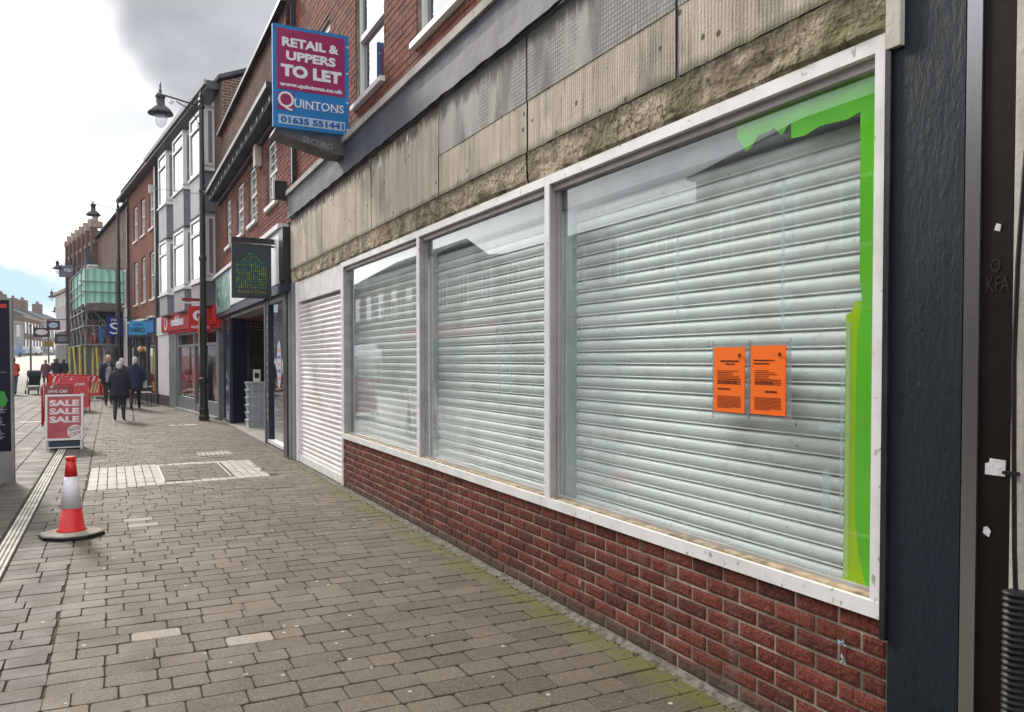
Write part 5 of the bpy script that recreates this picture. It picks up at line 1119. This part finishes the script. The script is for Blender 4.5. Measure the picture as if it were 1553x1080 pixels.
# pushchair
t = thing('pushchair', (-3.30, 43.6, 0), 'black pushchair with hood raised and loaded basket', 'pushchair', None, R(15))
for x_ in (-.26, .26):
    for y_, r_ in ((-.32, .13), (.36, .10)):
        w = MB().tube([(x_-.02, y_, r_), (x_+.02, y_, r_)], r_, 16).build('wheel', m_rubber, t); MB().tube([(x_-.025, y_, r_), (x_+.025, y_, r_)], r_*.55, 12).build('hub', m_gpanel2, w)
    MB().tube([(x_, -.32, .13), (x_, .1, .55), (x_, -.45, 1.02)], .014, 6).build('frame', m_tube, t); MB().tube([(x_, .36, .10), (x_, -.15, .75)], .014, 6).build('frame', m_tube, t)
MB().tube([(-.26, -.45, 1.02), (0, -.48, 1.05), (.26, -.45, 1.02)], .018, 6).build('handlebar', m_rubber, t)
MB().prism([(-.25, .42), (.2, .42), (.25, .5), (-.1, .55), (-.32, .95), (-.38, .92)], (-.22, 0, 0), (0, 1, 0), (0, 0, 1), (.44, 0, 0)).build('seat', blk_c, t)
MB().prism([(.30*math.cos(q*math.pi/8+.3)-.12, .30*math.sin(q*math.pi/8+.3)+.82) for q in range(8)]+[(-.15, .78)], (-.24, 0, 0), (0, 1, 0), (0, 0, 1), (.48, 0, 0)).build('hood', blk_c, t)
part('basket', m_gpanel, t, (-.2, .2, -.3, .2, .18, .36)); part('blanket', m_pvc, t, (-.2, .05, .05, .28, .56, .62))

# ------------------------------------------------------------------ far end of the street
def far_house(p, q, h, lab, n_, ch, m):
    p, q = Vector(p), Vector(q); d = q-p; L_ = d.length; a = math.atan2(d.y, d.x)
    t = thing('terrace_house', (p.x, p.y, p.z), lab, 'house', 'old terrace houses closing the far end of the street', a)
    part('wall', m, t, (0, L_, 0, 8, -.5, h)); b = MB(); b.prism([(-.3, h), (4, h+2.0), (8.3, h)], (0, 0, 0), (0, 1, 0), (0, 0, 1), (L_, 0, 0)); b.build('roof', m_slate, t); part('cornice', m_stone, t, (0, L_, -.25, .0, h-.35, h-.02))
    for z0_, z1_ in ((1.2, 2.6), (3.6, 5.4)):
        for k_ in range(n_):
            x_ = L_*(k_+.5)/n_-.45; w = part('window', m_pvc, t, (x_, x_+.9, -.05, -.001, z0_, z1_)); part('pane', m_dglass, w, (x_+.12, x_+.78, -.07, -.051, z0_+.12, z1_-.1))
    for c_ in ch: s_ = part('chimney', m_bt_brown, t, (L_*c_, L_*c_+2.0, 3.2, 4.6, h+1, h+3.6)); [MB().lathe((L_*c_+.4+k_*.6, 3.9, h+3.6), [(.17, 0), (.13, .5)], 8).build('chimney_pot', m_bt_red, s_) for k_ in range(3)]
    return t
m_fstone = M('far_stone', (.20, .20, .21), .85, .15, .5, .1, 5)
zf = 2.33
far_house((-20, 128, 1.7), (-12.6, 150, zf), 6.0, 'pale old house at the left of the far terrace with three windows', 6, (.35,), m_fstone)
far_house((-12.6, 150.2, zf), (-11.2, 168, zf), 6.4, 'tall chimneyed house in the middle of the far terrace', 6, (.2, .75), m_bt_brown)
far_house((-11.2, 168.2, zf), (-8.0, 190, zf), 6.6, 'narrow house at the right of the far terrace by the hanging signs', 6, (.1, .6), m_fstone)
def car(loc, rz, m, lab, van=False):
    t = thing('parked_car' if not van else 'parked_van', loc, lab, 'van' if van else 'car', None if van else None, rz); hh = 1.95 if van else 1.42
    pr = [(-2.1, .35), (2.1, .35), (2.15, .75), (1.3, .95), (.7, hh), (-1.5, hh), (-2.0, 1.0)] if not van else [(-2.3, .35), (2.3, .35), (2.3, .9), (1.7, 1.1), (1.2, hh), (-2.25, hh)]
    MB().prism(pr, (0, -.85, 0), (1, 0, 0), (0, 0, 1), (0, 1.7, 0)).build('body', m, t); part('window', m_dglass, t, (-1.4, .8, -.86, .86, 1.0, hh-.12))
    for x_ in (-1.3, 1.35):
        for y_ in (-.8, .8): MB().tube([(x_, y_-.1, .32), (x_, y_+.1, .32)], .32, 14).build('wheel', m_rubber, t)
    return t
car((-13.0, 132, gz(132)-.01), R(60), M('blue_van_paint', (.05, .12, .28), .3, .05, 2, 0), 'blue van parked before the far terrace', True)
car((-14.6, 128, gz(128)-.01), R(70), M('dark_car_paint', (.04, .04, .05), .3, .05, 2, 0), 'dark car parked left of the blue van')
car((-10.8, 142, gz(142)-.01), R(80), M('silver_car_paint', (.3, .31, .33), .3, .05, 2, 0), 'silver car parked right of the blue van')
car((-9.6, 150, gz(150)-.01), R(85), M('grey_car_paint', (.1, .1, .11), .3, .05, 2, 0), 'dark grey car parked near the hanging signs')
for x_, y_, h, lb in ((-7.0, 90, 4.3, 'slim dark post standing alone before the far terrace'), (-6.6, 108, 3.4, 'short pole with a small plate left of the hanging signs'), (-5.5, 104, 3.0, 'short pole right beside the plated one')):
    t = thing('street_pole', (x_, y_, gz(y_)), lb, 'pole', 'thin poles before the far terrace'); MB().tube([(0, 0, 0), (0, 0, h)], .09, 8).build('shaft', m_iron, t); part('cap', m_iron, t, (-.12, .12, -.12, .12, h, h+.12))

# ------------------------------------------------------------------ the row across the street (seen mirrored in the glass)
def opp(y0, y1, h, m, lab, roofm=m_slate, ridge=.5, nw=4, band=None):
    t = thing('opposite_building', (-9.6, y0, 0), lab, 'building', 'buildings across the street seen only in reflections'); L_ = y1-y0-.02
    part('wall', m, t, (-8, 0, 0, L_, 0, h)); b = MB(); b.prism([(.25, h), (-4, h+ridge), (-8, h)], (0, 0, 0), (1, 0, 0), (0, 0, 1), (0, L_, 0)); b.build('roof', roofm, t); part('gutter', m_iron, t, (.0, .35, 0, L_, h-.12, h-.01))
    part('shopfront', m_dglass, t, (.001, .03, .4, L_-.4, .5, 2.6)); part('fascia', band or m_gpanel2, t, (.031, .12, .2, L_-.2, 2.7, 3.3))
    for k_ in range(nw):
        a = L_*(k_+.5)/nw-.5; w = part('window', m_pvc, t, (.001, .05, a, a+1.0, 4.1, 5.7)); part('pane', m_dglass, w, (.051, .055, a+.1, a+.46, 4.2, 5.6)); part('pane', m_dglass, w, (.051, .055, a+.54, a+.9, 4.2, 5.6))
    return t
opp(-14, 2, 8.2, m_bt_opp, 'long brick building across the street behind the viewer'); opp(2, 11.5, 6.9, m_bt_brown, 'brown brick building directly across the street', nw=3, ridge=2.2)
opp(11.5, 18.2, 6.75, m_bt_opp, 'brick building across the street opposite the shutters', nw=3, ridge=2.2); opp(18.2, 31, 6.0, m_cblack, 'lower grey building across the street', nw=5, ridge=.3)
opp(31, 44, 6.1, m_bt_opp, 'flat topped brick building across the street', ridge=.4, nw=5, band=m_vred); opp(44, 57, 6.4, m_bt_opp, 'gabled brick building across the street', ridge=2.4, nw=5)
opp(57, 75, 6.9, m_bt_brown, 'far brown building across the street', nw=8)

# ------------------------------------------------------------------ thin air haze
hm = bpy.data.materials.new('haze'); hm.use_nodes = True; hn = hm.node_tree; hn.nodes.clear()
pv = hn.nodes.new('ShaderNodeVolumePrincipled'); pv.inputs['Color'].default_value = (.86, .92, 1, 1); pv.inputs['Density'].default_value = .0005; pv.inputs['Anisotropy'].default_value = .2
ho = hn.nodes.new('ShaderNodeOutputMaterial'); hn.links.new(pv.outputs[0], ho.inputs['Volume'])
hz = MB().box(-505, 505, -65, 905, -1.1, 16).build('haze', hm); hz['kind'] = 'stuff'; hz['label'] = 'thin pale haze between the camera and the far terrace'
